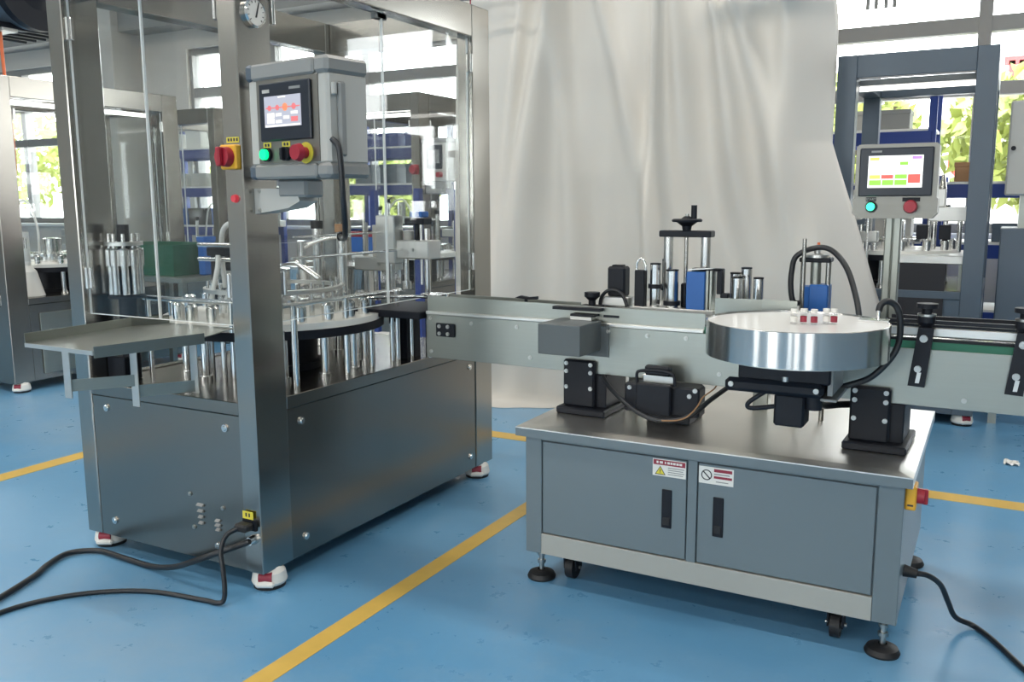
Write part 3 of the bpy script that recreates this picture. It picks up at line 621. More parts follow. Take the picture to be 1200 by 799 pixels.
for (xa, xb, hx) in ((-1.193, -.735, -.7915), (-.700, -.232, -.641)):
    d = part('cabinet_door', M().box(xa, xb, cy0 + .001, cy0 + .011, .176, .470, .0015), 'paint', L)
    h = part('pull_recess', M().box(hx - .015, hx + .015, cy0 - .003, cy0 + .001, .262, .378, .003), 'black', d, 'black pull handle')
    part('latch', M().box(hx - .010, hx + .010, cy0 - .005, cy0 - .003, .272, .295, .001), 'rubber', d)
# warning stickers (print as thin layers)
s1 = part('warning_sticker', M().box(-.836, -.737, cy0 - .0005, cy0 + .001, .416, .466), 'white', L, 'white warning sticker with red band')
part('red_band', M().box(-.834, -.739, cy0 - .0009, cy0 - .0005, .449, .464), 'redband', s1)
bm = M()
for k, (a, b_) in enumerate(((.10, .16), (.20, .30), (.36, .40), (.44, .52), (.54, .60), (.62, .70), (.72, .80), (.82, .90))):
    bm.box(-.834 + a * .095, -.834 + b_ * .095, cy0 - .0012, cy0 - .0009, .4535, .4600)
part('band_print', bm, 'white', s1)
part('hazard_triangle', M().prism([(-.829, .420), (-.797, .420), (-.813, .446)], cy0 - .0010, cy0 - .0005, 'y'), 'ink', s1)
part('triangle_fill', M().prism([(-.8255, .4222), (-.8005, .4222), (-.813, .4425)], cy0 - .0013, cy0 - .0010, 'y'), 'labelyellow', s1)
part('triangle_mark', M().box(-.8142, -.8118, cy0 - .0016, cy0 - .0013, .4285, .4370).box(-.8142, -.8118, cy0 - .0016, cy0 - .0013, .4245, .4265), 'ink', s1)
bm = M()
for k in range(4): bm.box(-.790, -.745 + .003 * (k % 2), cy0 - .0009, cy0 - .0005, .4225 + k * .0062, .4248 + k * .0062)
part('fine_print', bm, 'boxtrim', s1)
s2 = part('warning_sticker', M().box(-.699, -.601, cy0 - .0005, cy0 + .001, .414, .463), 'white', L, 'white prohibition sticker')
rg = M()
for k in range(24):
    a0, a1 = 2 * PI * k / 24, 2 * PI * (k + 1) / 24
    q = [(-.677 + r * math.cos(a), .439 + r * math.sin(a)) for r, a in ((.0155, a0), (.0155, a1), (.0125, a1), (.0125, a0))]
    rg.prism(q, cy0 - .0010, cy0 - .0005, 'y')
rg.prism([(-.688, .4475), (-.6855, .450), (-.666, .4305), (-.6685, .428)], cy0 - .0010, cy0 - .0005, 'y')
part('prohibition_ring', rg, 'ink', s2)
part('print_bar', M().box(-.656, -.605, cy0 - .0009, cy0 - .0005, .450, .459), 'redband', s2)
part('print_bar', M().box(-.656, -.605, cy0 - .0009, cy0 - .0005, .4315, .4385), 'redband', s2)
part('fine_print', M().box(-.656, -.612, cy0 - .0009, cy0 - .0005, .4425, .4455).box(-.650, -.615, cy0 - .0009, cy0 - .0005, .421, .4235), 'boxtrim', s2)
# isolator on the end face and cable outlet
iso = part('isolator_switch', M().box(cx1, cx1 + .026, 2.395, 2.455, .415, .478, .003), 'yellow', L, 'yellow isolator with red knob')
part('isolator_knob', M().cyl((cx1 + .026, 2.425, .448), (cx1 + .044, 2.425, .448), .02, seg=20).box(cx1 + .040, cx1 + .052, 2.419, 2.431, .428, .468, .002), 'red', iso)
part('print_mark', M().box(cx1 + .006, cx1 + .020, 2.3945, 2.395, .426, .431), 'ink', iso)
part('cable_outlet', M().cyl((cx1, 2.50, .212), (cx1 + .035, 2.50, .208), .017, .012, seg=14), 'rubber', L)
solo('mains_cord', M().tube([(-.132, 2.50, .209), (-.105, 2.515, .203), (-.075, 2.56, .165), (-.055, 2.61, .10), (-.035, 2.66, .038), (.006, 2.690, .012), (.035, 2.665, .008), (.07, 2.61, .008), (.132, 2.491, .008), (.26, 2.25, .008), (.45, 1.9, .008)], .0075), 'cable', 'black mains cord running from the blue-grey cabinet end onto the floor', 'cord')
# levelling feet and swivel castors
for (x, y) in ((-1.226, 2.435), (-.200, 2.425), (-.190, 3.10), (-1.226, 3.10)):
    f = part('levelling_foot', M().lathe((x, y, 0), [(.044, 0), (.046, .006), (.040, .018), (.022, .026), (.012, .028)], 28).lathe((x, y, 0), [(.044, 0), (0, 0)][::-1], 28), 'rubber', L)
    part('foot_stem', M().cyl((x, y, .026), (x, y, .106), .008, seg=12).cyl((x, y, .05), (x, y, .06), .014, seg=6).cyl((x, y, .075), (x, y, .083), .013, seg=6), 'zinc', f)
for (x, y) in ((-1.136, 2.48), (-.325, 2.465), (-.325, 3.05), (-1.136, 3.05)):
    c = part('castor', M().cyl((x - .013, y, .038), (x + .013, y, .038), .038, seg=24).lathe((x, y, 0), [(.0, .106)], 4), 'rubber', L)
    part('castor_fork', M().prism([(y - .022, .034), (y + .022, .034), (y + .028, .09), (y - .028, .09)], x - .022, x - .017, 'x').prism([(y - .022, .034), (y + .022, .034), (y + .028, .09), (y - .028, .09)], x + .017, x + .022, 'x').box(x - .03, x + .03, y - .035, y + .035, .088, .106, .002), 'black', c)
    part('axle', M().cyl((x - .028, y, .038), (x + .028, y, .038), .006, seg=8), 'zinc', c)

# ------------------------------------------------------------------ conveyor
KP = (-.857, 2.61, 0); KA = -math.radians(1.29)
K = thing('conveyor', 'long slat-chain conveyor with grey-green aluminium sides running between the two machines', 'conveyor', (-.45, 2.69, .514))
def k(m): return m.rot(KA, KP)
yf, yb = 2.61, 2.775
KX1 = .95
part('side_plate', k(M().box(-1.79, KX1, yf, yf + .006, .647, .803, .001)), 'alu', K)
part('side_plate', k(M().box(-1.79, KX1, yb - .006, yb, .647, .803, .001)), 'alu', K)
part('frame_bar', k(M().box(-1.78, KX1, yf + .006, yb - .006, .66, .70)), 'boxtrim', K)
part('guard_plate', k(M().prism([(-1.79, .803), (-.765, .803), (-.765, .862), (-1.79, .869)], yf + .010, yf + .016, 'y')), 'alu', K)
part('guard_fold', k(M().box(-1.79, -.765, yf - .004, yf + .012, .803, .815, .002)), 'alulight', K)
part('guard_plate', k(M().prism([(-1.79, .803), (-1.25, .803), (-1.25, .858), (-1.79, .862)], yb - .014, yb - .008, 'y')), 'alu', K)
part('wear_strip', k(M().box(-.765, KX1, yf + .004, yf + .024, .803, .823)), 'belt', K, 'green wear strip')
part('strip_edge', k(M().box(-.765, KX1, yf + .010, yf + .03, .823, .830)), 'black', K)
part('chain', k(M().box(-1.78, KX1, yf + .03, yb - .03, .806, .826)), 'steelh', K, 'steel slat chain')
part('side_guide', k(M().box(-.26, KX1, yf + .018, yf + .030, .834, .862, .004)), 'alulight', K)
part('guide_rod', k(M().box(-.26, KX1, yf + .020, yf + .032, .862, .868).box(-.26, KX1, yf + .016, yf + .030, .870, .880)), 'black', K)
part('guide_rod', k(M().box(-.26, KX1, yb - .02, yb - .008, .862, .876)), 'black', K)
for (x, z) in ((-1.597, .781), (-1.415, .781), (-1.364, .680), (-1.078, .789), (-.946, .784), (-.820, .785), (-.714, .683), (-.053, .673), (-1.77, .79), (-1.77, .67)):
    p = KP; yy = yf - (x - KP[0]) * math.tan(math.radians(1.29)); put('bolt', BOLT_Y, K, (x, yy, z))
bp = part('joint_plate', k(M().box(-1.745, -1.665, yf - .008, yf, .727, .775, .003)), 'black', K)
for x in (-1.728, -1.692):
    for z in (.738, .764): put('bolt', BOLT_Y, bp, (x, yf - .008 - (x - KP[0]) * math.tan(math.radians(1.29)), z))
part('slot', k(M().box(-1.10, -1.046, yf + .0085, yf + .010, .832, .840)), 'black', K)
mb = part('drive_housing', k(M().box(-1.25, -1.103, 2.452, yf, .727, .823, .002)), 'slate', K, 'slate grey drive housing')
part('housing_flange', k(M().box(-1.25, -1.075, yf - .004, yf, .705, .812)), 'slate', mb)
part('sensor_bar', k(M().box(-1.27, -1.10, yf - .02, yf + .011, .852, .862).box(-1.20, -1.115, yf - .03, yf + .011, .835, .842)), 'black', K)
part('sensor_window', k(M().box(-1.20, -1.125, yf - .03, yf + .011, .824, .834)), 'alulight', K)
part('latch_lever', k(M().prism([(-1.46, .872), (-1.44, .880), (-1.41, .876), (-1.375, .880), (-1.375, .870), (-1.41, .868)], yb - .10, yb - .085, 'y').cyl((-1.42, yb - .092, .826), (-1.42, yb - .092, .872), .006, seg=8)), 'black', K)
part('clamp_knob', k(M().lathe((-1.178, 2.70, 0), [(.012, .860), (.012, .875), (.026, .888), (.026, .902), (0, .904)], 18).box(-1.21, -1.14, 2.618, 2.716, .852, .860)), 'black', K)
def bracket(x0, x1, mat='black'):
    b = part('support_bracket', k(M().box(x0, x1, yf - .022, yf + .0005, .535, .69, .006).box(x0 + .02, x1 + .035, yf - .002, yb, .535, .646, .003)), mat, K, 'black cast conveyor bracket')
    part('bracket_foot', k(M().box(x0 - .012, x1 + .05, yf - .05, yb + .02, .5145, .537, .004)), mat, b)
    for x in (x0 + .012, x1 - .012):
        for z in (.678, .652, .600):
            put('bolt', BOLT_Y, b, (x, yf - .022 - (x - KP[0]) * math.tan(math.radians(1.29)), z))
    return b
bracket(-1.229, -1.118); bracket(-.335, -.230)
for x in (-.155, .075):
    c = part('rail_clamp', k(M().prism([(x - .036, .704), (x + .006, .702), (x + .020, .862), (x - .018, .864)], yf - .018, yf + .001, 'y')), 'black', K, 'black slotted rail clamp')
    part('clamp_slot', k(M().prism([(x - .018, .713), (x - .008, .713), (x - .004, .742), (x - .014, .742)], yf - .0195, yf - .018, 'y')), 'alulight', c)
    part('clamp_bolt', k(M().cyl((x - .003, yf - .018, .835), (x - .003, yf - .028, .835), .010, seg=12)), 'zinc', c)
    part('clamp_bolt', k(M().cyl((x - .013, yf - .018, .752), (x - .013, yf - .026, .752), .009, seg=12)), 'zinc', c)
    part('clamp_head', k(M().lathe((x - .002, yf + .012, 0), [(.014, .86), (.022, .876), (.022, .898), (.014, .900), (.014, .912), (.027, .914), (.027, .926), (0, .927)], 18)), 'black', c)
    part('clamp_ring', k(M().lathe((x - .002, yf + .012, 0), [(.0225, .892), (.0235, .892), (.0235, .898), (.0225, .898)], 18)), 'zinc', c)
for x in (.75,):
    part('stand_leg', k(M().box(x - .03, x + .03, yf + .02, yb - .02, .0, .66, .004)), 'alu', K)
# sensor motor under the belt
jm = thing('tracking_motor', 'black motor block with a metal hoop under the conveyor edge', 'motor', (-.87, 2.62, .514))
part('body', M().box(-.99, -.752, 2.535, 2.60, .556, .646, .005), 'black', jm)
part('face_plate', M().box(-.945, -.835, 2.515, 2.535, .556, .652, .004), 'black', jm)
part('mount', M().box(-.94, -.80, 2.60, 2.74, .5145, .62, .003), 'black', jm)
part('hoop', M().tube([(-.945, 2.53, .646), (-.948, 2.53, .675), (-.935, 2.53, .688), (-.87, 2.53, .692), (-.832, 2.53, .682), (-.826, 2.53, .650)], .005, smooth=4), 'black', jm)
part('sensor_head', M().box(-.925, -.845, 2.532, 2.56, .676, .705, .005), 'black', jm)
part('reflector', M().box(-.935, -.835, 2.545, 2.56, .648, .676, .003), 'zinc', jm)
for (x, z) in ((-.972, .632), (-.782, .622), (-.765, .64)): put('bolt', BOLT_Y, jm, (x, 2.535, z))
solo('motor_cable', M().tube([(-1.09, 2.60, .645), (-1.06, 2.57, .625), (-1.0, 2.52, .60), (-.93, 2.49, .568), (-.86, 2.48, .552), (-.79, 2.49, .562), (-.75, 2.51, .585), (-.725, 2.55, .612), (-.70, 2.60, .634), (-.675, 2.66, .655), (-.67, 2.70, .668)], .0075), 'cable', 'black cable sagging in front of the tracking motor', 'cable')
solo('signal_wire', M().tube([(-.845, 2.469, .555), (-.80, 2.472, .560), (-.77, 2.480, .573), (-.748, 2.500, .600), (-.742, 2.535, .622), (-.735, 2.590, .630), (-.730, 2.625, .637), (-.722, 2.65, .662)], .0022), 'carton', 'thin brown wire beside the black motor cable', 'wire')

# ------------------------------------------------------------------ collecting disc
DC = (-.450, 2.366); DR = .229; DZ = .89
D = thing('collecting_disc', 'round stainless collecting turntable standing over the cabinet top edge', 'turntable', (DC[0], DC[1], .514))
part('disc_drum', M().lathe((*DC, 0), [(DR - .02, DZ - .092), (DR, DZ - .088), (DR, DZ), (DR - .003, DZ + .001), (DR - .004, DZ - .004)], 96), 'disc', D, 'deep polished drum rim')
part('disc_face', M().lathe((*DC, 0), [(DR - .004, DZ - .004), (0, DZ - .004)], 96), 'disctop', D, 'bright flat disc face')
part('under_plate', M().lathe((*DC, 0), [(0, DZ - .094), (DR - .02, DZ - .094), (DR - .02, DZ - .085)], 64), 'alulight', D)
gp = M()
import itertools
arc = [(-.735, 2.615), (-.70, 2.62), (-.66, 2.626), (-.60, 2.632), (-.55, 2.632), (-.50, 2.630)]
for i_, (a, b_) in enumerate(zip(arc, arc[1:])): gp.prism([a, b_, (b_[0], b_[1] + .005), (a[0], a[1] + .005)], .829 if i_ else .852, .912)
part('guard_plate', gp, 'alu', D, 'curved grey guard plate')
part('top_housing', M().box(-.575, -.345, 2.28, 2.46, .742, .795, .004), 'black', D)
part('silver_shim', M().box(-.56, -.36, 2.272, 2.40, .795, .7975), 'alulight', D)
ab = part('swing_arm', M().box(-.608, -.360, 2.270, 2.295, .708, .744, .010).box(-.52, -.36, 2.295, 2.60, .715, .74, .004), 'black', D)
for x in (-.590, -.376): put('bolt', BOLT_Y, ab, (x, 2.270, .728))
part('motor', M().box(-.482, -.405, 2.285, 2.36, .625, .71, .006).cyl((-.444, 2.32, .70), (-.444, 2.32, .75), .03, seg=20), 'black', D)
part('eye_bolt', M().cyl((-.455, 2.285, .744), (-.455, 2.285, .756), .010, seg=12), 'zinc', D)
part('lock_knob', M().cyl((-.385, 2.30, .675), (-.385, 2.30, .71), .02, seg=16), 'black', D)
part('angle_plate', M().box(-.352, -.340, 2.29, 2.46, .715, .80).box(-.38, -.33, 2.29, 2.46, .700, .706), 'boxtrim', D)
part('lever', M().tube([(-.50, 2.29, .715), (-.545, 2.285, .68), (-.54, 2.285, .665), (-.48, 2.29, .675)], .006), 'black', D)
# guide finger with its cable clip on the rim
part('rim_clip', M().box(-.31, -.235, 2.44, 2.48, DZ - .004, DZ + .004, .001).cyl((-.262, 2.46, DZ), (-.262, 2.46, DZ + .03), .005, seg=10), 'chrome', D)
solo('pickup_cable', M().tube([(-.262, 2.46, .915), (-.258, 2.468, .932), (-.243, 2.48, .940), (-.222, 2.49, .925), (-.212, 2.495, .885), (-.213, 2.495, .83), (-.232, 2.49, .785), (-.275, 2.485, .735), (-.325, 2.475, .712), (-.358, 2.458, .702)], .0085), 'cable', 'black cable arching from the clip on the disc rim down behind it', 'cable')
solo('sagging_cable', M().tube([(-.405, 2.40, .716), (-.408, 2.46, .665), (-.400, 2.55, .632), (-.365, 2.63, .622), (-.312, 2.665, .622)], .010), 'cable', 'black cable looping behind the bracket beside the disc motor', 'cable')
# vials waiting on the disc
def vial(x, y, lab, tilt=0):
    z = DZ - .0035
    t = thing('vial', lab, 'vial', (x, y, z), 'capped vials waiting on the steel disc')
    part('glass_body', M().lathe((x, y, z), [(.0, 0), (.0082, 0), (.0082, .026), (.0055, .030), (.0055, .034)], 16), 'vial', t)
    part('label_band', M().lathe((x, y, z), [(.0085, .005), (.0085, .020)], 16), 'redband', t) if tilt else part('label_band', M().lathe((x, y, z), [(.0085, .006), (.0085, .020)], 16), 'white', t)
    part('cap', M().lathe((x, y, z), [(.0062, .030), (.0085, .030), (.0085, .039), (0, .039)], 16), 'white', t)
for (x, y, red, wh) in ((-.450, 2.332, 0, 'in the pair towards the blue sensor box'), (-.428, 2.345, 1, 'in the pair towards the blue sensor box'), (-.402, 2.345, 1, 'standing alone between the two pairs'), (-.377, 2.372, 0, 'in the pair towards the rim clip'), (-.358, 2.374, 1, 'in the pair towards the rim clip')):
    vial(x, y, ('white-capped vial with dark red band ' if red else 'white-capped vial with pale band ') + wh, red)

# ------------------------------------------------------------------ label applicator behind the belt
A = thing('label_applicator', 'label applicator head with handwheel gantry, steel rollers and blue sensor box', 'machine', (-.9, 2.85, .514))
part('base_plate', M().box(-1.17, -.58, 2.785, 2.98, .838, .852, .003), 'alulight', A)
for x in (-1.10, -.66): part('base_leg', M().box(x - .025, x + .025, 2.92, 2.97, .514, .838, .003), 'alu', A)
part('peel_table', M().box(-1.16, -.78, 2.755, 2.785, .838, .856, .002), 'alulight', A)
def roller(x, y, r, z0_, z1_, band=None):
    o = part('roller', M().cyl((x, y, z0_), (x, y, z1_), r, seg=24).cyl((x, y, z1_), (x, y, z1_ + .004), r * .55, seg=16), 'chrome', A)
    part('end_cap', M().lathe((x, y, 0), [(r * .75, z1_ + .0005), (r * 1.03, z1_ + .0005), (r * 1.03, z1_ + .005), (r * .75, z1_ + .005)], 24, close=True), 'black', o)
    if band: part('collar', M().lathe((x, y, 0), [(r * .9, band), (r * 1.35, band), (r * 1.35, band + .014), (r * .9, band + .014)], 24), 'black', o)
roller(-.990, 2.80, .0175, .852, .993, .915); roller(-.975, 2.86, .0125, .852, 1.003, .905); roller(-.932, 2.80, .0205, .852, .974, .862)
roller(-.735, 2.84, .0165, .852, .968); roller(-.718, 2.80, .0175, .852, .958); roller(-.700, 2.84, .0165, .852, .985); roller(-.652, 2.80, .0155, .852, .958)
# gantry
for x in (-.964, -.838):
    part('gantry_column', M().cyl((x, 2.85, .852), (x, 2.85, 1.083), .0155, seg=24), 'chrome', A)
part('lead_screw', M().cyl((-.903, 2.85, .89), (-.903, 2.85, 1.083), .0065, seg=12), 'steel', A)
part('gantry_top', M().box(-.990, -.815, 2.825, 2.875, 1.083, 1.104, .003), 'black', A)
hw = part('handwheel', M().lathe((-.903, 2.85, 0), [(.014, 1.104), (.016, 1.118), (.035, 1.132), (.048, 1.132), (.050, 1.138), (.045, 1.142), (.02, 1.142), (.01, 1.150), (0, 1.152)], 28), 'black', A, 'black handwheel')
part('crank_grip', M().cyl((-.880, 2.85, 1.142), (-.880, 2.85, 1.186), .0095, seg=14), 'black', hw)
part('wheel_nut', M().cyl((-.903, 2.85, 1.15), (-.903, 2.85, 1.158), .007, seg=6), 'zinc', hw)
mm = M().box(-.912, -.852, 2.83, 2.88, .852, .932, .003)
for i in range(6): mm.box(-.910 + i * .0105, -.905 + i * .0105, 2.824, 2.83, .855, .929)
part('stepper_motor', mm, 'black', A)
sb = part('sensor_box', M().box(-.872, -.812, 2.76, 2.83, .853, .976, .002), 'blue', A, 'blue sensor box')
part('box_rail', M().box(-.811, -.803, 2.77, 2.82, .853, .98).box(-.798, -.792, 2.77, 2.82, .853, .98), 'alu', sb)
part('reader_arm', M().box(-.865, -.768, 2.79, 2.82, .977, .986, .002).box(-.782, -.764, 2.79, 2.82, .905, .986, .002).box(-.77, -.745, 2.79, 2.82, .893, .908, .002), 'black', A)
part('reader_flap', M().prism([(-.87, .980), (-.79, .987), (-.79, .989), (-.87, .984)], 2.775, 2.80, 'y'), 'alulight', A)
# sensor pod on the left of the head
sp = part('sensor_pod', M().box(-1.145, -1.082, 2.76, 2.81, .885, .985, .006).box(-1.133, -1.095, 2.77, 2.80, .985, .990, .002), 'black', A)
part('pod_base', M().box(-1.160, -1.062, 2.745, 2.80, .853, .886, .003), 'alulight', sp)
part('pod_cable', M().tube([(-1.162, 2.74, .855), (-1.155, 2.74, .885), (-1.135, 2.74, .905), (-1.105, 2.74, .908), (-1.08, 2.74, .892), (-1.064, 2.74, .855)], .006), 'cable', sp)
bl = part('brush_block', M().box(-1.052, -1.018, 2.77, 2.80, .853, .975, .002), 'black', A)
part('hoop', M().tube([(-1.050, 2.785, .973), (-1.050, 2.785, .995), (-1.042, 2.785, 1.009), (-1.035, 2.785, 1.012), (-1.028, 2.785, 1.009), (-1.020, 2.785, .995), (-1.020, 2.785, .973)], .004, smooth=4), 'chrome', bl)
# coder unit beyond the disc
C2 = thing('coding_unit', 'small blue coding unit between two slim columns behind the disc', 'machine', (-.49, 2.86, .514))
part('carriage', M().box(-.530, -.500, 2.83, 2.89, .870, .937, .002).box(-.504, -.448, 2.825, 2.895, .862, .944, .003), 'blue', C2)
part('nozzle', M().cyl((-.486, 2.86, .838), (-.486, 2.86, .862), .012, seg=14), 'blue', C2)
part('head_plate', M().box(-.538, -.445, 2.83, 2.89, 1.012, 1.026, .003), 'black', C2)
for x in (-.530, -.455): part('column', M().cyl((x, 2.86, .514), (x, 2.86, 1.012), .008, seg=14), 'steel', C2)
part('screw_tube', M().cyl((-.492, 2.86, .944), (-.492, 2.86, 1.03), .016, seg=16), 'alu', C2)
part('flange', M().lathe((-.49, 2.86, 0), [(.035, 1.026), (.035, 1.034), (.01, 1.038), (.01, 1.05)], 20), 'alulight', C2)
part('tip', M().cyl((-.487, 2.86, 1.045), (-.487, 2.86, 1.072), .007, .004, seg=10), 'orange', C2)
part('guide_rod', M().cyl((-.518, 2.80, .514), (-.518, 2.80, 1.085), .006, seg=12), 'steel', C2)
solo('air_hose', M().tube([(-.526, 2.836, .885), (-.548, 2.822, .890), (-.557, 2.820, .93), (-.557, 2.820, .98), (-.545, 2.820, 1.03), (-.49, 2.822, 1.057), (-.44, 2.815, 1.05), (-.392, 2.79, 1.0), (-.358, 2.75, .925), (-.340, 2.71, .868), (-.335, 2.695, .832)], .0085), 'cable', 'black air hose arching over the blue coding unit', 'hose')

# ------------------------------------------------------------------ operator terminal of the labelling machine
H = thing('operator_terminal', 'touch-screen operator terminal on a slim aluminium post behind the conveyor', 'terminal', (-.296, 3.02, .514))
pm_ = part('post', M().box(-.318, -.296, 3.02, 3.06, .514, 1.15, .003).box(-.294, -.272, 3.02, 3.06, .514, 1.15, .003).box(-.316, -.274, 3.028, 3.052, .52, 1.14), 'alu', H)
part('post_foot', M().box(-.345, -.245, 2.99, 3.09, .514, .524, .002), 'alu', H)
hx0, hx1, hy, hz0, hz1 = -.411, -.176, 3.0, 1.143, 1.370
part('housing', M().prism([(hx0 + .012, hz0), (hx1 - .010, hz0), (hx1 + .004, hz0 + .016), (hx1 + .004, hz0 + .060), (hx1, hz0 + .064), (hx1, hz1 - .008), (hx1 - .008, hz1), (hx0 + .008, hz1), (hx0, hz1 - .008), (hx0, hz0 + .064), (hx0 - .004, hz0 + .060), (hx0 - .004, hz0 + .016)], hy, hy + .07, 'y'), 'panelgrey', H, 'grey sheet metal housing')
part('bezel', M().box(hx0 + .012, hx1 - .014, hy - .009, hy, hz0 + .068, hz1 - .012, .003), 'bezel', H)
px0, px1, pz0, pz1 = hx0 + .038, hx1 - .042, hz0 + .094, hz1 - .036
MT['scrwhite'] = glow('screen_white', (0.80, 0.82, 0.80), 0.95); MT['scryellow'] = glow('screen_yellow', (0.72, 0.68, 0.12), 0.9); MT['scrgreen'] = glow('screen_green', (0.25, 0.62, 0.06), 0.9)
MT['scrred'] = glow('screen_red', (0.75, 0.10, 0.08), 0.9); MT['scrpurple'] = glow('screen_purple', (0.42, 0.22, 0.65), 0.9)
scr = part('screen', M().box(px0, px1, hy - .0105, hy - .009, pz0, pz1), 'scrwhite', H, 'bright multi-coloured touch screen')
PW, PH = px1 - px0, pz1 - pz0
for (u0, u1, v0, v1, mt) in ((.03, .20, .86, .95, 'scryellow'), (.80, .97, .88, .97, 'scrpurple'), (.58, .73, .70, .80, 'scrgreen'), (.03, .23, .28, .40, 'scryellow'), (.25, .47, .28, .40, 'scrred'), (.50, .72, .28, .41, 'scrgreen'), (.74, .96, .14, .41, 'scrred'), (.03, .25, .08, .24, 'scrgreen'), (.27, .48, .08, .24, 'scrgreen'), (.50, .72, .08, .24, 'scrgreen')):
    part('screen_button', M().box(px0 + u0 * PW, px0 + u1 * PW, hy - .0115, hy - .0105, pz0 + v0 * PH, pz0 + v1 * PH), mt, scr)
part('bezel_mark', M().box(hx0 + .045, hx0 + .075, hy - .0095, hy - .009, hz1 - .026, hz1 - .020), 'boxtrim', H)
part('button_plate', M().box(hx0 + .035, hx0 + .065, hy - .0015, hy, hz0 + .053, hz0 + .065), 'black', H)
part('start_button', M().cyl((hx0 + .050, hy, hz0 + .036), (hx0 + .050, hy - .012, hz0 + .036), .0135, .0120, seg=20), 'greenlamp2', H, 'lit mint-green button')
part('button_collar', M().cyl((hx0 + .052, hy, hz0 + .036), (hx0 + .052, hy - .006, hz0 + .036), .0175, seg=20), 'black', H)
part('stop_button', M().cyl((hx0 + .165, hy, hz0 + .036), (hx0 + .165, hy - .018, hz0 + .036), .013, seg=16).cyl((hx0 + .165, hy - .018, hz0 + .036), (hx0 + .165, hy - .032, hz0 + .036), .0205, .017, seg=24), 'red', H, 'red mushroom stop button')
part('button_plate', M().box(hx0 + .140, hx0 + .190, hy - .0015, hy, hz0 + .052, hz0 + .064), 'black', H)
tx = bpy.data.curves.new('start_text', 'FONT'); tx.body = 'START'; tx.size = .0095; tx.align_x = 'CENTER'; tx.extrude = .0002
to = bpy.data.objects.new('start_text', tx); COL.objects.link(to)
dg = bpy.context.evaluated_depsgraph_get(); tme = bpy.data.meshes.new_from_object(to.evaluated_get(dg)); bpy.data.objects.remove(to)
tme.materials.clear(); tme.materials.append(MT['boxgrey']); put('start_lettering', tme, H, (hx0 + .050, hy - .0018, hz0 + .0555), (PI / 2, 0, 0))

# ------------------------------------------------------------------ white sheet curtain on a pipe
def curtain():
    nx, nz = 150, 110; m = M(); v = []
    ridges = [(-2.30, 2.30, -2.62, .45, .10, .11), (-2.28, 2.30, -2.10, .2, .08, .07), (-2.05, 2.45, -1.55, .7, .07, .06), (-1.68, 2.45, -1.66, .8, .045, .12), (-1.62, 2.4, -1.35, .4, .09, .08), (-1.40, 2.4, -1.20, 1.2, .06, .10), (-1.30, 2.35, -.85, .9, .08, .09), (-1.0, 2.1, -.95, .2, .09, .06), (-2.5, 2.2, -2.75, 0, .06, .05)]
    for j in range(nz + 1):
        z = 2.75 * j / nz
        xl = -2.97; xr = -.80 + (0.30 * ((1.5 - z) / .9) ** 1.0 if z < 1.5 else 0)
        xr = min(xr, -.45)
        for i in range(nx + 1):
            t = i / nx; x = xl + (xr - xl) * t; y = 4.72
            for (xt, zt, xb, zb, wd, am) in ridges:
                u = (zt - z) / max(.01, zt - zb); xc = xt + (xb - xt) * u; sp = wd * (.5 + .9 * max(0, min(1.2, u)))
                fade = max(0, min(1, (z - zb + .5) / .5)) if z < zb else 1.0
                y -= am * math.exp(-((x - xc) / sp) ** 2) * fade
            y += .02 * math.sin(x * 9 + z * 1.3) + .012 * math.sin(x * 23 - z * 2.1)
            if z > 2.05 and x > -1.5: y -= .10 * math.exp(-((z - 2.22 - .08 * (x + .8)) / .07) ** 2) * min(1, (x + 1.5) / .3)
            if t > .93: y += .30 * ((t - .93) / .07) ** 1.6; x -= .012 * ((t - .93) / .07)
            if z < .35:
                b = (1 - z / .35); y -= b * b * (.10 + .12 * math.sin(x * 4.1 + 1.0)) ; 
            zz = max(z, .004 + .0)
            if j == 0: y -= .12 * (1 + .6 * math.sin(x * 7))
            v.append((x, y, zz))
    m._add(v, [(j * (nx + 1) + i, j * (nx + 1) + i + 1, (j + 1) * (nx + 1) + i + 1, (j + 1) * (nx + 1) + i) for j in range(nz) for i in range(nx)], True)
    return m
cu = solo('curtain_sheet', curtain(), 'cloth', 'large white sheet curtain hanging behind the labelling machine', 'curtain')
sol = cu.modifiers.new('thickness', 'SOLIDIFY'); sol.thickness = .003
P_ = thing('curtain_pipe', 'short dark steel pipe hanging in front of the white sheet curtain', 'pipe', (-2.64, 4.45, 2.31))
part('pipe', M().cyl((-2.92, 4.45, 2.335), (-2.36, 4.45, 2.318), .016, seg=12), 'boxtrim', P_)
for x, y in ((-2.83, 4.45), (-2.42, 4.45)): part('hanger_rod', M().cyl((x, y, 2.31), (x, y, 4.3), .007, seg=8), 'black', P_)
solo('red_string', M().tube([(-2.68, 4.432, 2.75), (-2.675, 4.431, 2.40), (-2.68, 4.432, 2.21)], .004, smooth=3), 'redband', 'thin red string hanging over the curtain pipe', 'string')

